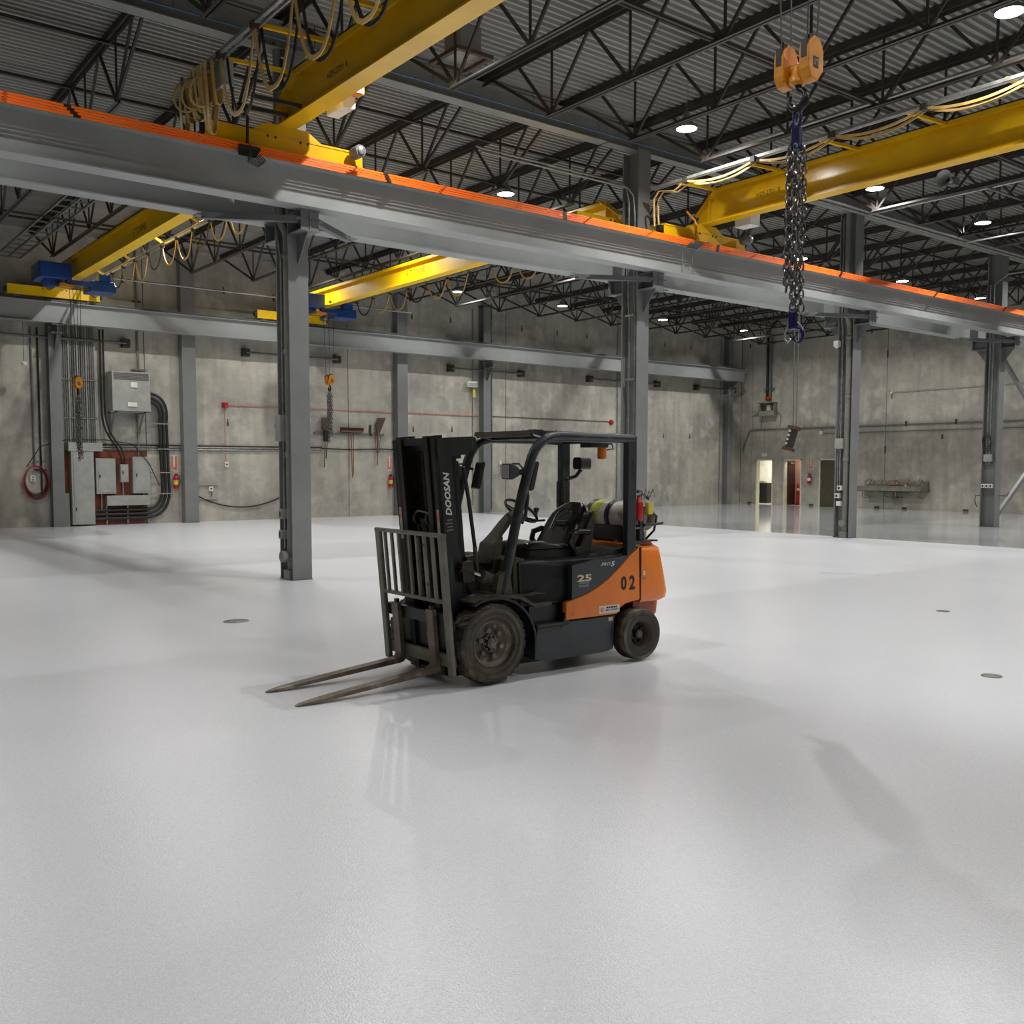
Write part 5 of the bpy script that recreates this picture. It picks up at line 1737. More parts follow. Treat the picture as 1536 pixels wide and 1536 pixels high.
for ys in (1, -1):
    t, c, s = wheel('front_wheel', .015, ys, .475, .343, .21, .205, 22)
    pr_ = [(0, .03), (.05, .03), (.06, .045), (.075, .045), (.08, .03), (.15, .035), (.17, .05), (.19, .06), (.205, .085), (.212, .085), (.205, .03)]
    if s < 0:
        pr_ = [(a, -b) for a, b in pr_]
    MB().lathe(pr_[:7], c, axis=1, n=32).build('hub_disc', 'rim_d', t)
    rim = MB().lathe(pr_[6:], c, axis=1, n=32).build('rim', 'rim', t)
    sw_ = [(.214, .094), (.222, .104), (.245, .101), (.262, .108), (.292, .1055), (.3, .1)]
    MB().lathe([(a, b * s) for a, b in sw_], c, axis=1, n=40).build('sidewall', 'sidewall', t)
    MB().lathe([(.196, .084 * s), (.205, .087 * s), (.209, .0895 * s), (.217, .094 * s)], c, axis=1, n=40).build('bead_groove', 'blk', t)
    MB().lathe([(.256, .1075 * s), (.259, .1085 * s), (.262, .1086 * s)], c, axis=1, n=40).build('sidewall_line', 'blk', t)
    for k in range(6):
        a = 2 * PI * k / 6 + .3
        MB().cyl((c[0] + .11 * math.cos(a), c[1] + s * .03, c[2] + .11 * math.sin(a)), (c[0] + .11 * math.cos(a), c[1] + s * .065, c[2] + .11 * math.sin(a)), .022, 6, smooth=False).build('lug_nut', 'rim', t)
    mb = MB().lathe([(0, .075 * s), (.045, .07 * s), (.05, .03 * s)], c, axis=1, n=16)
    mb.build('hub_cap', 'rim_d', t)
    for k in range(8):
        a = 2 * PI * k / 8
        MB().cyl((c[0] + .06 * math.cos(a), c[1] + s * .04, c[2] + .06 * math.sin(a)), (c[0] + .06 * math.cos(a), c[1] + s * .058, c[2] + .06 * math.sin(a)), .008, 6).build('hub_bolt', 'zinc', t)
    t, c, s = wheel('rear_wheel', -1.67, ys, .515, .25, .17, .125, 0)
    pr_ = [(0, .055), (.03, .055), (.04, .04), (.04, -.01), (.09, -.02), (.105, .0), (.115, .05), (.125, .06), (.13, .07), (.13, .0)]
    if s < 0:
        pr_ = [(a, -b) for a, b in pr_]
    MB().lathe(pr_[:3], c, axis=1, n=28).build('hub_cap', 'rim_d', t)
    MB().lathe(pr_[2:6], c, axis=1, n=28).build('rim_well', 'blk', t)
    MB().lathe(pr_[5:], c, axis=1, n=28).build('rim', 'rim_rust', t)
    MB().lathe([(a, b * s) for a, b in ((.135, .076), (.15, .083), (.165, .082), (.172, .086), (.2, .0855))], c, axis=1, n=32).build('sidewall', 'sidewall_d', t)
    for k in range(5):
        a = 2 * PI * k / 5
        MB().cyl((c[0] + .07 * math.cos(a), c[1] - s * .02, c[2] + .07 * math.sin(a)), (c[0] + .07 * math.cos(a), c[1] + s * .012, c[2] + .07 * math.sin(a)), .013, 6, smooth=False).build('lug_nut', 'rust', t)

# chassis
mb = MB()
mb.prism([(-.47, .14), (-.5, .44), (-1.43, .45), (-1.41, .4), (-1.40, .13), (-1.3, .115), (-.6, .11)], 1, -.5, .5)
mb.build('chassis_side', 'slate', FL, bevel=.012)
mb = MB().box((-.5, -.33, .2), (.18, .33, .62))
mb.box((-.2, -.37, .24), (.2, .37, .44))
mb.box((-1.9, -.3, .22), (-1.3, .3, .55))
mb.build('inner_frame', 'mast_rub', FL)
MB().cyl((.015, -.4, .343), (.015, .4, .343), .11, 16).build('drive_axle', 'mast_rub', FL)
MB().cyl((-1.67, -.45, .25), (-1.67, .45, .25), .06, 12).build('steer_axle', 'mast_rub', FL)
MB().box((-.75, -.25, .06), (-.35, .25, .2)).build('transmission', 'mast_rub', FL)

def swoosh(n=10):
    ctrl = [(-.815, .615), (-.92, .635), (-1.05, .668), (-1.19, .72), (-1.32, .79), (-1.43, .865), (-1.52, .935), (-1.575, .985), (-1.705, 1.06)]
    return ctrl
sw = swoosh()
for s in (1, -1):
    P_ = [(-.812, .455)] + sw + [(-1.718, .565), (-1.62, .555), (-1.53, .54), (-1.46, .505), (-1.43, .455)]
    o = MB().prism(P_, 1, s * .46, s * .515).build('side_panel', 'orange', FL, bevel=.008)
    # dark hood side above the swoosh
    P_ = [(-.885, .628)] + [(a, b + .004) for a, b in sw[1:-1]] + [(-1.585, .99), (-1.2, .968), (-.98, .945), (-.885, .935)]
    MB().prism(P_, 1, s * .45, s * .508).build('hood_side', 'slate', FL, bevel=.006)
    # rear of the hood, black lower side under the seat
    MB().prism([(-.36, .66), (-.34, .985), (-.6, .965), (-.89, .93), (-.89, .60), (-.6, .62)], 1, s * .36, s * .44).build('seat_deck_side', 'slate_d', FL, bevel=.01)
    # step and floor board side
    mb = MB().box((-.79, s * .3 if s > 0 else -.52, .385), (-.49, .52 if s > 0 else s * .3, .41))
    mb.build('step', 'dirty', FL)
    MB().prism([(-.47, .41), (-.47, .64), (-.62, .64), (-.66, .6), (-.78, .59), (-.81, .41)], 1, s * .36, s * .42).build('step_riser', 'slate_d', FL)
    MB().box((-.66, min(s * .3, s * .5), .6), (-.44, max(s * .3, s * .5), .63)).build('floor_edge', 'dirty', FL)
    MB().prism([(-.79, .41), (-.83, .6), (-.86, .6), (-.86, .41)], 1, s * .38, s * .5).build('step_post', 'slate_d', FL)
    # fender arc over the front wheel
    ro, ri = .445, .425
    arc = [math.radians(a) for a in range(62, 196, 8)]
    P_ = [(.0 + ro * math.cos(a) - .0, .315 + ro * .93 * math.sin(a)) for a in arc] + [(.0 + ri * math.cos(a), .315 + ri * .93 * math.sin(a)) for a in reversed(arc)]
    MB().prism(P_, 1, s * .36, s * .565).build('fender', 'slate_d', FL)
    MB().prism([(.2, .705), (-.05, .745), (-.3, .72), (-.46, .62), (-.46, .6), (-.28, .69), (-.05, .72), (.2, .69)], 1, s * .3, s * .54).build('fender_top', 'dirty', FL)
# engine hood block and seat deck
mb = MB().prism([(-.36, .6), (-.34, .99), (-.9, .985), (-1.2, .985), (-1.6, 1.0), (-1.62, .6)], 1, -.44, .44)
mb.build('engine_hood', 'slate_d', FL, bevel=.015)
mb = MB().prism([(-1.1, .985), (-1.2, 1.0), (-1.62, 1.06), (-1.62, .98)], 1, -.42, .42)
mb.build('hood_rear', 'slate_d', FL)
MB().box((-.56, -.4, .6), (-.1, .4, .64)).build('floor_plate', 'dirty', FL)
mb = MB()
rings = []
for k in range(9):
    x = -.18 - .05 * k
    z = .735 - .004 * k + (.02 * math.sin((k - 5) * .8) if k > 5 else 0)
    rings.append([(x, .24, z), (x, .5, z - .005), (x, .5, z - .013), (x, .24, z - .008)])
mb.loft(rings, smooth=False)
mb.build('floor_mat', 'dirty', FL)

# counterweight: rounded plan, bulging back
def ring_at(z, xb, hw_, r):
    P_ = []
    xf = -1.722
    n = 5
    P_.append((xf, -hw_, z))
    P_.append((xf, hw_, z))
    for k in range(n + 1):
        a = PI / 2 + (PI / 2) * k / n
        P_.append((xb + r + r * math.cos(a), hw_ - r + r * math.sin(a), z))
    for k in range(n + 1):
        a = PI + (PI / 2) * k / n
        P_.append((xb + r + r * math.cos(a), -hw_ + r + r * math.sin(a), z))
    return P_
levels = [(.54, -2.08, .505, .13), (.56, -2.13, .515, .13), (.62, -2.14, .517, .12), (.75, -2.11, .515, .12), (.9, -2.075, .51, .12), (1.0, -2.05, .505, .12), (1.04, -2.035, .495, .11), (1.062, -2.0, .47, .09)]
cw = MB().loft([ring_at(*l) for l in levels]).build('counterweight', 'orange', FL)
mb = MB().loft([[(x, y, z) for x, y, z in ring_at(z_, xb_, hw_, .12)] for z_, xb_, hw_ in ((.28, -2.05, .36), (.4, -2.12, .40), (.56, -2.12, .42))])
mb.build('lower_weight', 'orange_d', cw)
mb = MB().prism([(-1.62, 1.04), (-1.62, 1.085), (-1.96, 1.1), (-2.0, 1.06)], 1, -.4, .4)
mb.build('top_ridge', 'orange', cw)
MB().box((-1.728, -.517, .56), (-1.716, .519, 1.055)).build('panel_seam', 'cover', cw)
MB().box((-1.78, .5165, .79), (-1.745, .519, .835)).build('worn_decal', 'txt_cream', cw)
MB().box((-1.79, .5165, .755), (-1.75, .519, .775)).build('worn_decal', 'txt_grey', cw)
MB().box((-2.1, -.05, .62), (-2.17, .05, .74)).build('tow_pin_housing', 'slate_d', cw)

# overhead guard
gd = MB()
for s in (1,):
    pass
def guard_side(s):
    leg = [(-.14, s * .47, .72), (-.205, s * .475, 1.0), (-.285, s * .475, 1.33), (-.36, s * .475, 1.6), (-.43, s * .475, 1.82)]
    leg += [tuple(p) for p in rail_arc((-.43, s * .475, 1.82), (-.50, s * .475, 2.065), (-.74, s * .475, 2.068), 7)][1:]
    leg += [(-1.2, s * .475, 2.066), (-1.64, s * .475, 2.06)]
    mb = MB().tube(leg, .04, flat=(.062, .085), up=(0, 0, 1)) if False else MB().tube(leg, .043, 12, up=(0, 1, 0))
    return mb.build('guard_tube', 'guard', FL)
for s in (1, -1):
    gt = guard_side(s)
    MB().prism([(-.05, .7), (-.09, .9), (-.2, .95), (-.24, .7)], 1, s * .44, s * .5).build('leg_foot', 'dirty', gt)
    MB().box((-1.665, s * .475 - .035, .96), (-1.555, s * .475 + .035, 2.09)).build('rear_leg', 'guard', gt, bevel=.008)
    for k in range(6):
        MB().box((-1.64, s * .511 - (.003 if s > 0 else -.003), 1.72 + .025 * k), (-1.6, s * .5105 + (.002 if s > 0 else -.002), 1.733 + .025 * k)).build('leg_slot', 'blk', gt)
    for z in (1.23, 1.07):
        MB().box((-1.72, s * .5 - .01, z), (-1.6, s * .5 + .01, z + .012)).build('cross_lug', 'zinc', gt)
# roof
rf = MB().prism([(-.50, 2.095), (-.53, 2.12), (-1.62, 2.108), (-1.62, 2.096), (-.6, 2.104)], 1, -.42, .42).build('guard_roof', 'roof_under', FL)
MB().prism([(-.49, 2.09), (-.5, 2.125), (-.60, 2.125), (-.72, 2.06), (-.66, 2.05)], 1, .36, .44).build('roof_edge', 'guard', rf)
MB().prism([(-.49, 2.09), (-.5, 2.125), (-.60, 2.125), (-.72, 2.06), (-.66, 2.05)], 1, -.44, -.36).build('roof_edge', 'guard', rf)
MB().box((-.53, -.4, 2.07), (-.49, .4, 2.12)).build('front_bar', 'roof_under', rf)
for k in range(6):
    x = -.66 - .155 * k
    MB().box((x - .02, -.44, 2.05), (x + .02, .44, 2.09)).build('roof_bar', 'guard', rf)
MB().box((-1.66, -.44, 2.03), (-1.57, .44, 2.095)).build('rear_bar', 'guard', rf)
# beacon, headlamps, mirrors, grips
mb = MB().box((-1.72, -.1, 1.99), (-1.5, .06, 2.04))
bc = mb.build('beacon_mount', 'blk', FL)
MB().lathe([(0, -.12), (.04, -.115), (.045, -.1), (.043, 0), (0, 0)], (-1.69, .0, 1.995), n=16).build('beacon_lens', 'amber', bc)
MB().tube([(-1.72, 0, 2.02), (-1.8, .02, 2.03), (-1.82, .02, 1.98), (-1.74, .02, 1.97)], .008, 6).build('beacon_cable', 'cable_blk', bc)
for s in (1, -1):
    yb_ = s * .42
    mb = MB().prism([(-.215, 1.70), (-.215, 1.83), (-.25, 1.835), (-.315, 1.8), (-.325, 1.73), (-.25, 1.695)], 1, yb_ - .06, yb_ + .06)
    hl = mb.build('headlamp', 'guard', FL, bevel=.01)
    MB().box((-.219, yb_ - .05, 1.71), (-.209, yb_ + .05, 1.82)).build('lamp_glass', 'lampglass', hl)
    MB().cyl((-.32, yb_, 1.76), (-.40, s * .465, 1.76), .025).build('lamp_bracket', 'blk', hl)
    MB().tube([(-.25, yb_ + .05, 1.83), (-.32, yb_ + .05, 1.83), (-.37, s * .46, 1.79)], .008, 6).build('guard_wire', 'blk', hl)
    # mirror
    mb = MB().rbox((-.53, s * .40 - .05, 1.60), (-.485, s * .40 + .05, 1.85), .02, axis=1)
    mb.v = [(x_ - .25 * (z_ - 1.72), y_, z_) for x_, y_, z_ in mb.v]
    mi = mb.build('mirror', 'blk', FL, bevel=.012)
    MB().cyl((-.47, s * .42, 1.78), (-.42, s * .47, 1.8), .012, 8).build('mirror_arm', 'blk', mi)
    # hand grip
    if s > 0:
        MB().tube([(-.36, s * .46, 1.58), (-.43, s * .44, 1.6), (-.45, s * .43, 1.55), (-.42, s * .43, 1.38), (-.38, s * .44, 1.33), (-.33, s * .46, 1.37)], .016, 8).build('hand_grip', 'blk', FL)
MB().box((-.335, .43, 1.46), (-.3, .5105, 1.6)).build('leg_sticker', 'tank', FL) if False else None
t_ = MB().box((-.33, -.437, 1.44), (-.27, -.435, 1.56)).build('leg_sticker', 'tank', FL)
# rear work lamp on the far rear leg, fire bottle and gear
wl = MB().rbox((-1.83, -.44, 1.78), (-1.70, -.31, 1.9), .03, axis=0).build('work_lamp', 'blk', FL)
MB().tube([(-1.76, -.38, 1.78), (-1.72, -.42, 1.71), (-1.62, -.45, 1.68)], .02, 8).build('lamp_arm', 'blk', wl)
MB().rbox((-1.57, -.47, 1.4), (-1.5, -.4, 1.66), .02).build('leg_pad', 'blk', FL)

# front cowl, steering
mb = MB().prism([(-.30, .64), (-.30, 1.0), (-.33, 1.02), (-.42, 1.02), (-.45, .64)], 1, -.42, .42)
cwl = mb.build('cowl', 'cowl', FL, bevel=.012)
MB().lathe([(0, 0), (.06, 0), (.06, -.01)], (-.294, .26, .83), axis=0, n=18).build('cowl_hole', 'blk', cwl)
rings = []
for x, z, wy, wx in ((-.30, 1.0, .13, .10), (-.33, 1.15, .12, .09), (-.335, 1.16, .1, .075), (-.42, 1.24, .09, .075), (-.5, 1.33, .075, .08), (-.55, 1.385, .06, .07), (-.58, 1.40, .045, .05)):
    rg = []
    for k in range(12):
        a = 2 * PI * k / 12
        cx_, cy_ = math.cos(a), math.sin(a)
        e = .6
        px = abs(cx_) ** e * (1 if cx_ >= 0 else -1)
        py = abs(cy_) ** e * (1 if cy_ >= 0 else -1)
        rg.append((x + px * wx * .8 - .04, py * wy, z - px * wx * .45))
    rings.append(rg)
sc = MB().loft(rings).build('steering_column', 'dirty', FL)
cwv = Vector((-.705, .0, 1.405))
nrm = Vector((-.62, 0, .785)).normalized()
e1 = Vector((0, 1, 0))
e2 = nrm.cross(e1)
MB().tube([cwv + (e1 * math.cos(a) + e2 * math.sin(a)) * .165 for a in [2 * PI * i / 28 for i in range(28)]], .0145, 8, closed=True).build('steering_wheel', 'blk', sc)
MB().cyl(cwv - nrm * .14 + Vector((.0, 0, 0)), cwv - nrm * .01, .03, 12).build('steering_shaft', 'blk', sc)
for a in (90, 210, 330):
    aa = math.radians(a)
    MB().tube([cwv - nrm * .02, cwv + (e1 * math.cos(aa) + e2 * math.sin(aa)) * .16], .01, flat=(.03, .012), up=nrm).build('wheel_spoke', 'blk', sc)
kp = cwv + (e1 * math.cos(math.radians(20)) + e2 * math.sin(math.radians(20))) * .165
kp = cwv + (e1 * .2 - e2 * .98) * .165 if False else cwv + e1 * .135 + e2 * .09
MB().lathe([(0, .09), (.022, .085), (.026, .07), (.018, .05), (.01, .04), (.01, 0)], tuple(kp), n=12).build('spinner_knob', 'blk', sc)
MB().tube([cwv - nrm * .06, cwv + Vector((-.12, .1, -.09)), cwv + Vector((-.17, .14, -.085))], .01, 6).build('direction_lever', 'blk', sc)
MB().cyl((-.52, -.2, 1.0), (-.55, -.2, 1.2), .012).build('control_lever', 'blk', FL)
MB().cyl((-.56, -.26, 1.0), (-.6, -.26, 1.2), .012).build('control_lever', 'blk', FL)

# seat
rings = []
for x, zt_, w_ in ((-.60, 1.085, .2), (-.63, 1.115, .23), (-.74, 1.13, .245), (-.95, 1.10, .245), (-1.16, 1.09, .23)):
    rings.append([(x, -w_, 1.06), (x, -w_, zt_), (x, -w_ * .6, zt_ + .012), (x, 0, zt_ - .012), (x, w_ * .6, zt_ + .012), (x, w_, zt_), (x, w_, 1.06), (x, 0, 1.05)])
sc_ = MB().loft(rings).build('seat_cushion', 'vinyl', FL, bevel=.02)
MB().rbox((-1.16, -.22, .985), (-.6, .22, 1.06), .06).build('seat_base', 'seat_trim', sc_)
MB().rbox((-.625, -.1, 1.04), (-.59, .16, 1.085), .012, axis=0).build('front_bolster', 'seat_trim', sc_)
rings = []
def backring(t):
    """t 0..1 up the backrest"""
    x = -1.12 - .26 * t
    z = 1.08 + .385 * t
    w_ = .25 * (1 - .0 * t) if t < .55 else .25 * math.sqrt(max(.02, 1 - ((t - .55) / .47) ** 2.4))
    th = .10 * (1 - .35 * t)
    rg = []
    for k in range(16):
        a = 2 * PI * k / 16
        c_, s_ = math.cos(a), math.sin(a)
        py = (abs(c_) ** .55) * (1 if c_ >= 0 else -1) * w_
        px = (abs(s_) ** .7) * (1 if s_ >= 0 else -1) * th * .5
        bol = .03 * (abs(py) / .235) ** 2 * (1 if s_ > 0 else 0)
        rg.append((x + px * .9 + bol, py, z + px * .4))
    return rg
bk = MB().loft([backring(t) for t in (0, .1, .25, .4, .55, .7, .82, .92, .985)]).build('seat_backrest', 'vinyl', FL)
mb = MB()
pts = [(-1.185, -.1, 1.2), (-1.265, -.105, 1.33), (-1.3, -.06, 1.38), (-1.305, 0, 1.39), (-1.3, .06, 1.38), (-1.265, .105, 1.33), (-1.185, .1, 1.2)]
MB().tube([(x + .055, y, z + .02) for x, y, z in pts], .008, 6).build('seam_piping', 'vinyl', bk)
MB().rbox((-1.235, -.08, 1.26), (-1.17, .08, 1.30), .01, axis=0).build('lumbar_panel', 'slate_d', bk)
# grey shell behind the backrest
mb = MB().prism([(-1.22, 1.05), (-1.28, 1.2), (-1.38, 1.38), (-1.42, 1.40), (-1.40, 1.2), (-1.35, 1.0), (-1.22, 1.0)], 1, -.2, .23)
mb.build('seat_shell', 'seat_trim', bk, bevel=.02)
for s in (1, -1):
    MB().tube([(-1.12, s * .265, 1.02), (-1.05, s * .28, 1.12), (-1.07, s * .28, 1.19), (-1.16, s * .275, 1.215), (-1.3, s * .265, 1.2)], .028, 8).build('hip_restraint', 'vinyl', sc_)
MB().rbox((-1.3, .2, 1.0), (-1.12, .27, 1.07), .015).build('belt_reel', 'seat_trim', sc_)

# LPG tank on the counterweight
tz, tx = 1.325, -1.86
tk = MB().lathe([(0, -.43), (.06, -.42), (.115, -.38), (.148, -.31), (.155, -.25), (.155, .23), (.148, .29), (.11, .36), (.05, .39), (0, .395)], (tx, .0, tz), axis=1, n=28).build('gas_tank', 'tank', FL)
MB().lathe([(.157, -.2), (.157, -.08)], (tx, 0, tz), axis=1, n=28).build('green_band', 'tank_g', tk)
MB().lathe([(.159, -.26), (.161, -.2), (.159, -.195)], (tx, 0, tz), axis=1, n=28).build('black_strap', 'blk', tk)
MB().lathe([(.159, .02), (.163, .025), (.163, .085), (.159, .09)], (tx, 0, tz), axis=1, n=28).build('black_strap', 'blk', tk)
MB().lathe([(.1, .34), (.12, .36), (.12, .44), (.112, .44), (.11, .36)], (tx, 0, tz), axis=1, n=24).build('valve_collar', 'tank', tk)
mb = MB().box((tx - .12, -.28, 1.1), (tx + .12, .3, 1.18))
mb.box((tx + .1, -.25, 1.1), (tx + .14, .25, 1.25))
mb.box((tx - .03, -.3, 1.09), (tx + .3, -.22, 1.12))
mb.build('tank_cradle', 'blk', FL)
for y in (-.15, .18):
    MB().box((tx - .14, y - .03, 1.06), (tx + .14, y + .03, 1.12)).build('cradle_foot', 'zinc', FL)
rb = MB().box((tx + .05, .36, 1.1), (tx + .1, .46, 1.42)).build('tank_bracket', 'guard', FL)
MB().tube([(tx + .06, .47, 1.26), (tx - .06, .47, 1.26), (tx - .2, .46, 1.27)], .014, 8).build('clamp_lever', 'blk', rb)
MB().box((tx - .12, .4, 1.1), (tx + .2, .48, 1.115)).build('bracket_shelf', 'guard', rb)
fe = MB().lathe([(0, 0), (.04, 0), (.045, .01), (.045, .16), (.03, .2), (.018, .21), (.018, .24), (0, .24)], (tx + .1, .44, 1.3), n=14).build('mini_extinguisher', 'red', FL)
MB().tube([(tx + .1, .44, 1.53), (tx + .04, .44, 1.55), (tx - .02, .45, 1.5)], .012, 6).build('nozzle', 'blk', fe)
MB().lathe([(0, 0), (.022, 0), (.022, .03), (0, .03)], (tx + .1, .44, 1.56), n=10).build('gauge', 'zinc', fe)
MB().rbox((tx - .06, .42, 1.36), (tx + .01, .48, 1.47), .015).build('regulator', 'bottle_y', FL)
MB().tube([(tx - .02, .44, 1.4), (tx - .12, .46, 1.34), (tx - .15, .4, 1.2), (tx - .1, .3, 1.08)], .012, 8).build('gas_hose', 'blk', FL)
for k in range(4):
    MB().tube([(tx + .06 - .03 * k, .44, 1.5), (tx + .08 - .05 * k, .46, 1.58 + .015 * (k % 2)), (tx + .02 - .04 * k, .45, 1.52)], .006, 6).build('valve_fitting', 'zinc', fe)

# mast, tilted forward
mast = None
def chan(y0, y1, x0, x1, z0, z1, s, web_out, tw=.02):
    """C channel, open towards the middle"""
    m = MT()
    a, b = (y0, y1) if s > 0 else (-y1, -y0)
    yo = b - tw if s > 0 else a
    m.box((x0, yo, z0), (x1, yo + tw, z1))
    m.box((x0, a, z0), (x0 + .025, b, z1))
    m.box((x1 - .025, a, z0), (x1, b, z1))
    return m
mast = chan(.255, .34, .11, .285, .07, 2.05, 1, True).build('mast_outer_channel', 'mast', FL)
chan(.255, .34, .11, .285, .07, 2.05, -1, True).build('mast_outer_channel', 'mast', FL)
for s in (1, -1):
    chan(.175, .25, .155, .30, .07, 2.075, s, True).build('mast_inner_channel', 'mast_rub', FL)
    MT().cyl((.065, s * .255, .1), (.065, s * .255, 1.72), .038, 12).build('lift_cylinder', 'mast', FL)
    MT().cyl((.065, s * .255, 1.72), (.065, s * .255, 1.95), .026, 12).build('lift_rod', 'mast', FL)
    m = MT()
    m.prism([(.27, 1.90), (.27, 2.055), (-.09, 2.045), (-.115, 2.03), (-.12, 1.98), (-.10, 1.945), (-.02, 1.90)], 1, *sorted((s * .2, s * .345)))
    m.build('top_bracket', 'mast', FL)
    MT().cyl((.055, s * .225, 1.72), (.055, s * .225, 1.85), .05, 12).build('cylinder_clamp', 'mast_rub', FL)
    MT().box((.0, s * .225 - .05, 1.87), (.11, s * .225 + .05, 1.94)).build('cylinder_head', 'mast', FL)
    MT().box((.2855, s * .3 - .02, 1.2), (.287, s * .3 + .02, 1.47)).build('mast_decal', 'tank', FL)
    MT().box((.2862, s * .3 - .018, 1.38), (.2876, s * .3 + .018, 1.46)).build('mast_decal', 'sign_red', FL)
    # tilt cylinder
    p0, p1 = Vector((.20, s * .37, .965)), Vector((-.18, s * .385, .815))
    mid = p0.lerp(p1, .52)
    tcy = MB().cyl(mid, p1, .055, 14).build('tilt_cylinder', 'dirty', FL)
    MB().cyl(p0, mid, .02, 10).build('piston_rod', 'chrome', tcy)
    MB().cyl(p0 + Vector((.02, 0, .0)), p0.lerp(mid, .55), .034, 10).build('rod_end', 'mast_rub', tcy)
    MT().box((.04, min(s * .33, s * .4), .85), (.15, max(s * .33, s * .4), 1.02)).build('tilt_lug', 'mast_rub', FL)
    # hose along the mast
    m = MT().tube([(.0, s * .3, 1.8), (-.03, s * .3, 1.5), (-.05, s * .31, 1.1), (-.05, s * .31, .75)], .017, 8)
    m.build('hydraulic_hose', 'cable_blk', FL)
    MT().cyl((-.05, s * .31, .9), (-.05, s * .31, 1.12), .019, 8).build('hose_fitting', 'dirty', FL)
    MT().box((-.08, s * .29 - .03, 1.0), (.05, s * .29 + .03, 1.05)).build('hose_clamp', 'mast_rub', FL)
for z0, z1, x0 in ((1.95, 2.04, .18), (1.1, 1.22, .1), (.35, .5, .1), (2.0, 2.06, .25)):
    MT().box((x0, -.26, z0), (x0 + .03, .26, z1)).build('mast_crossmember', 'mast', FL)
MT().cyl((.2, -.02, .15), (.2, -.02, 1.3), .045, 14).build('free_lift_cylinder', 'mast_rub', FL)
MT().cyl((.2, -.02, 1.3), (.2, -.02, 1.38), .055, 14).build('cylinder_head', 'mast', FL)
for y in (-.11, .08):
    MT().box((.22, y - .014, .3), (.235, y + .014, 1.36)).build('lift_chain', 'chain', FL)
    m = MT().lathe([(0, -.02), (.055, -.02), (.055, .02), (0, .02)], (.22, y, 1.38), axis=1, n=18)
    m.build('chain_sheave', 'mast_rub', FL)
for k in range(12):
    y = -.19 + .0345 * k
    MT().tube([(.13 + .012 * (k % 2), y, .3), (.13 + .012 * (k % 2), y, 1.97)], .0185, 6).build('mast_hose', ('cable_blk', 'mast_rub', 'cable_blk', 'mast')[k % 4], FL)
m = MT().tube([(.24, -.14, 1.42), (.26, -.05, 1.45), (.26, .06, 1.44), (.24, .12, 1.42)], .007, 6)
m.build('chain_bolt', 'lbr', FL)
text_o = text_mesh('brand_lettering', 'DOOSAN', 'txt_white', (.205, .3405, 1.595), (0, 0, 1), (1, 0, 0), .36, .060, FL, .0015, .25, .035)
for v in text_o.data.vertices:
    v.co = TM @ v.co
for k in range(4):
    m = MT().box((.175, .3405, 1.29 + .028 * k), (.24 - .012 * (k % 2), .3415, 1.30 + .028 * k))
    m.build('worn_print', 'txt_grey', FL)

# carriage and load backrest
m = MT().box((.345, -.5, .19), (.385, .5, .29))
m.build('carriage_bar', 'lbr', FL)
m = MT().box((.345, -.5, .53), (.385, .5, .63))
m.build('carriage_bar', 'mast', FL)
m = MT().box((.31, -.2, .2), (.345, -.12, .62))
m.box((.31, .12, .2), (.345, .2, .62))
m.box((.30, -.48, .3), (.315, .48, .53))
m.build('carriage_plate', 'blk', FL)
for s in (1, -1):
    m = MT().box((.385, s * .5 - .018, .14), (.445, s * .5 + .018, 1.30)) if False else MT().rbox((.38, s * .51 - .04, .135), (.42, s * .51 + .035, 1.295), .01)
    m.build('backrest_post', 'lbr', FL)
MT().rbox((.38, -.55, 1.265), (.42, .545, 1.30), .012, axis=1).build('backrest_top_bar', 'lbr', FL)
MT().box((.385, -.5, .725), (.415, .5, .755)).build('backrest_cross_bar', 'fork', FL)
for y in (-.40, -.285, -.17, .0, .12, .24, .36):
    MT().box((.39, y - .014, .75), (.412, y + .014, 1.27)).build('backrest_bar', 'lbr', FL)
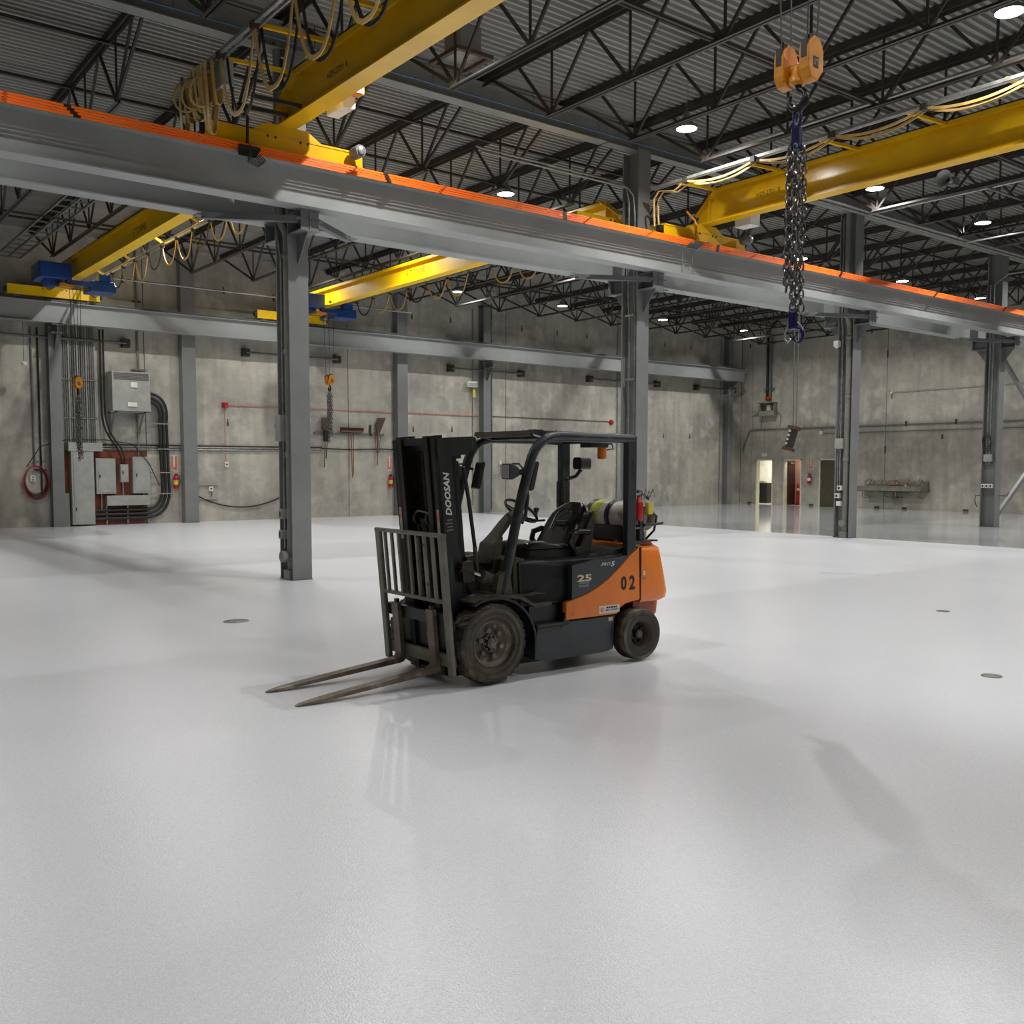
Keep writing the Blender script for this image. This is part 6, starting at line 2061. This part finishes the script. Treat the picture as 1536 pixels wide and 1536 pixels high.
for s, yf in ((1, .275), (-1, -.285)):
    P_ = [(.385, .64), (.385, .66), (.432, .66), (.432, .215), (.445, .187), (.48, .178), (1.35, .160), (1.60, .149), (1.655, .144), (1.66, .138), (1.4, .135), (.45, .132), (.41, .14), (.39, .165)]
    # blade with pointed plan
    fk = MT()
    hw_ = .05
    fk.prism([(.39, .165), (.392, .66), (.432, .66), (.432, .215), (.445, .187), (.48, .178), (.48, .132), (.45, .132), (.41, .14)], 1, yf - hw_, yf + hw_)
    rings = []
    for x, w2, zt_ in ((.48, .05, .178), (.9, .05, .17), (1.3, .05, .160), (1.48, .047, .154), (1.58, .038, .150), (1.64, .026, .146), (1.665, .012, .142)):
        rings.append([(x, yf - w2, .133), (x, yf + w2, .133), (x, yf + w2, zt_), (x, yf - w2, zt_)])
    fk.loft(rings, smooth=False)
    f_ = fk.build('fork', 'fork', FL)
    MT().box((.39, yf - .02, .66), (.42, yf + .02, .69)).build('fork_lock_pin', 'mast', f_)

# lettering
text_mesh('model_lettering', '25', 'txt_cream', (-1.03, .5085, .815), (-1, 0, 0), (0, 0, 1), .17, .062, FL, .002, 0, .03)
for k, z in enumerate((.762, .735)):
    MB().box((-1.085 + .0, .5083, z), (-.965, .5095, z + .018)).build('worn_print', 'txt_grey', FL)
text_mesh('model_lettering', 'PRO', 'txt_white', (-1.285, .5085, .925), (-1, 0, 0), (0, 0, 1), .11, .030, FL, .002, .35, .01)
text_mesh('model_lettering', '5', 'txt_white', (-1.372, .5085, .922), (-1, 0, 0), (0, 0, 1), .05, .045, FL, .002, .2, .03)
text_mesh('fleet_number', '0', 'txt_black', (-1.505, .5155, .735), (-1, 0, 0), (0, 0, 1), .075, .135, FL, .002, 0, .035)
text_mesh('fleet_number', '2', 'txt_black', (-1.612, .5155, .735), (-1, 0, 0), (0, 0, 1), .075, .135, FL, .002, 0, .035)
MB().box((-1.455, .5155, .475), (-1.205, .517, .545)).build('dealer_sticker', 'white', FL)
text_mesh('sticker_lettering', 'MACHINERY', 'txt_black', (-1.36, .5175, .503), (-1, 0, 0), (0, 0, 1), .16, .022, FL, .001, .1, .01)
for k, (a, b) in enumerate(((-1.29, -1.315), (-1.32, -1.335), (-1.34, -1.375), (-1.38, -1.40), (-1.405, -1.42))):
    MB().box((b, .5172, .519), (a, .5182, .534)).build('sticker_print', 'txt_black', FL)
st = MB()
st.tube([(-1.24 + .02 * math.cos(a), .5178, .51 + .022 * math.sin(a)) for a in [2 * PI * i / 12 for i in range(12)]], .0022, 4, closed=True)
st.box((-1.242, .517, .49), (-1.238, .5185, .53))
st.box((-1.233, .517, .492), (-1.229, .5185, .528))
st.build('sticker_emblem', 'sign_red', FL)
MB().box((-1.385, .5008, .395), (-1.33, .5025, .43)).build('data_plate', 'tank', FL)
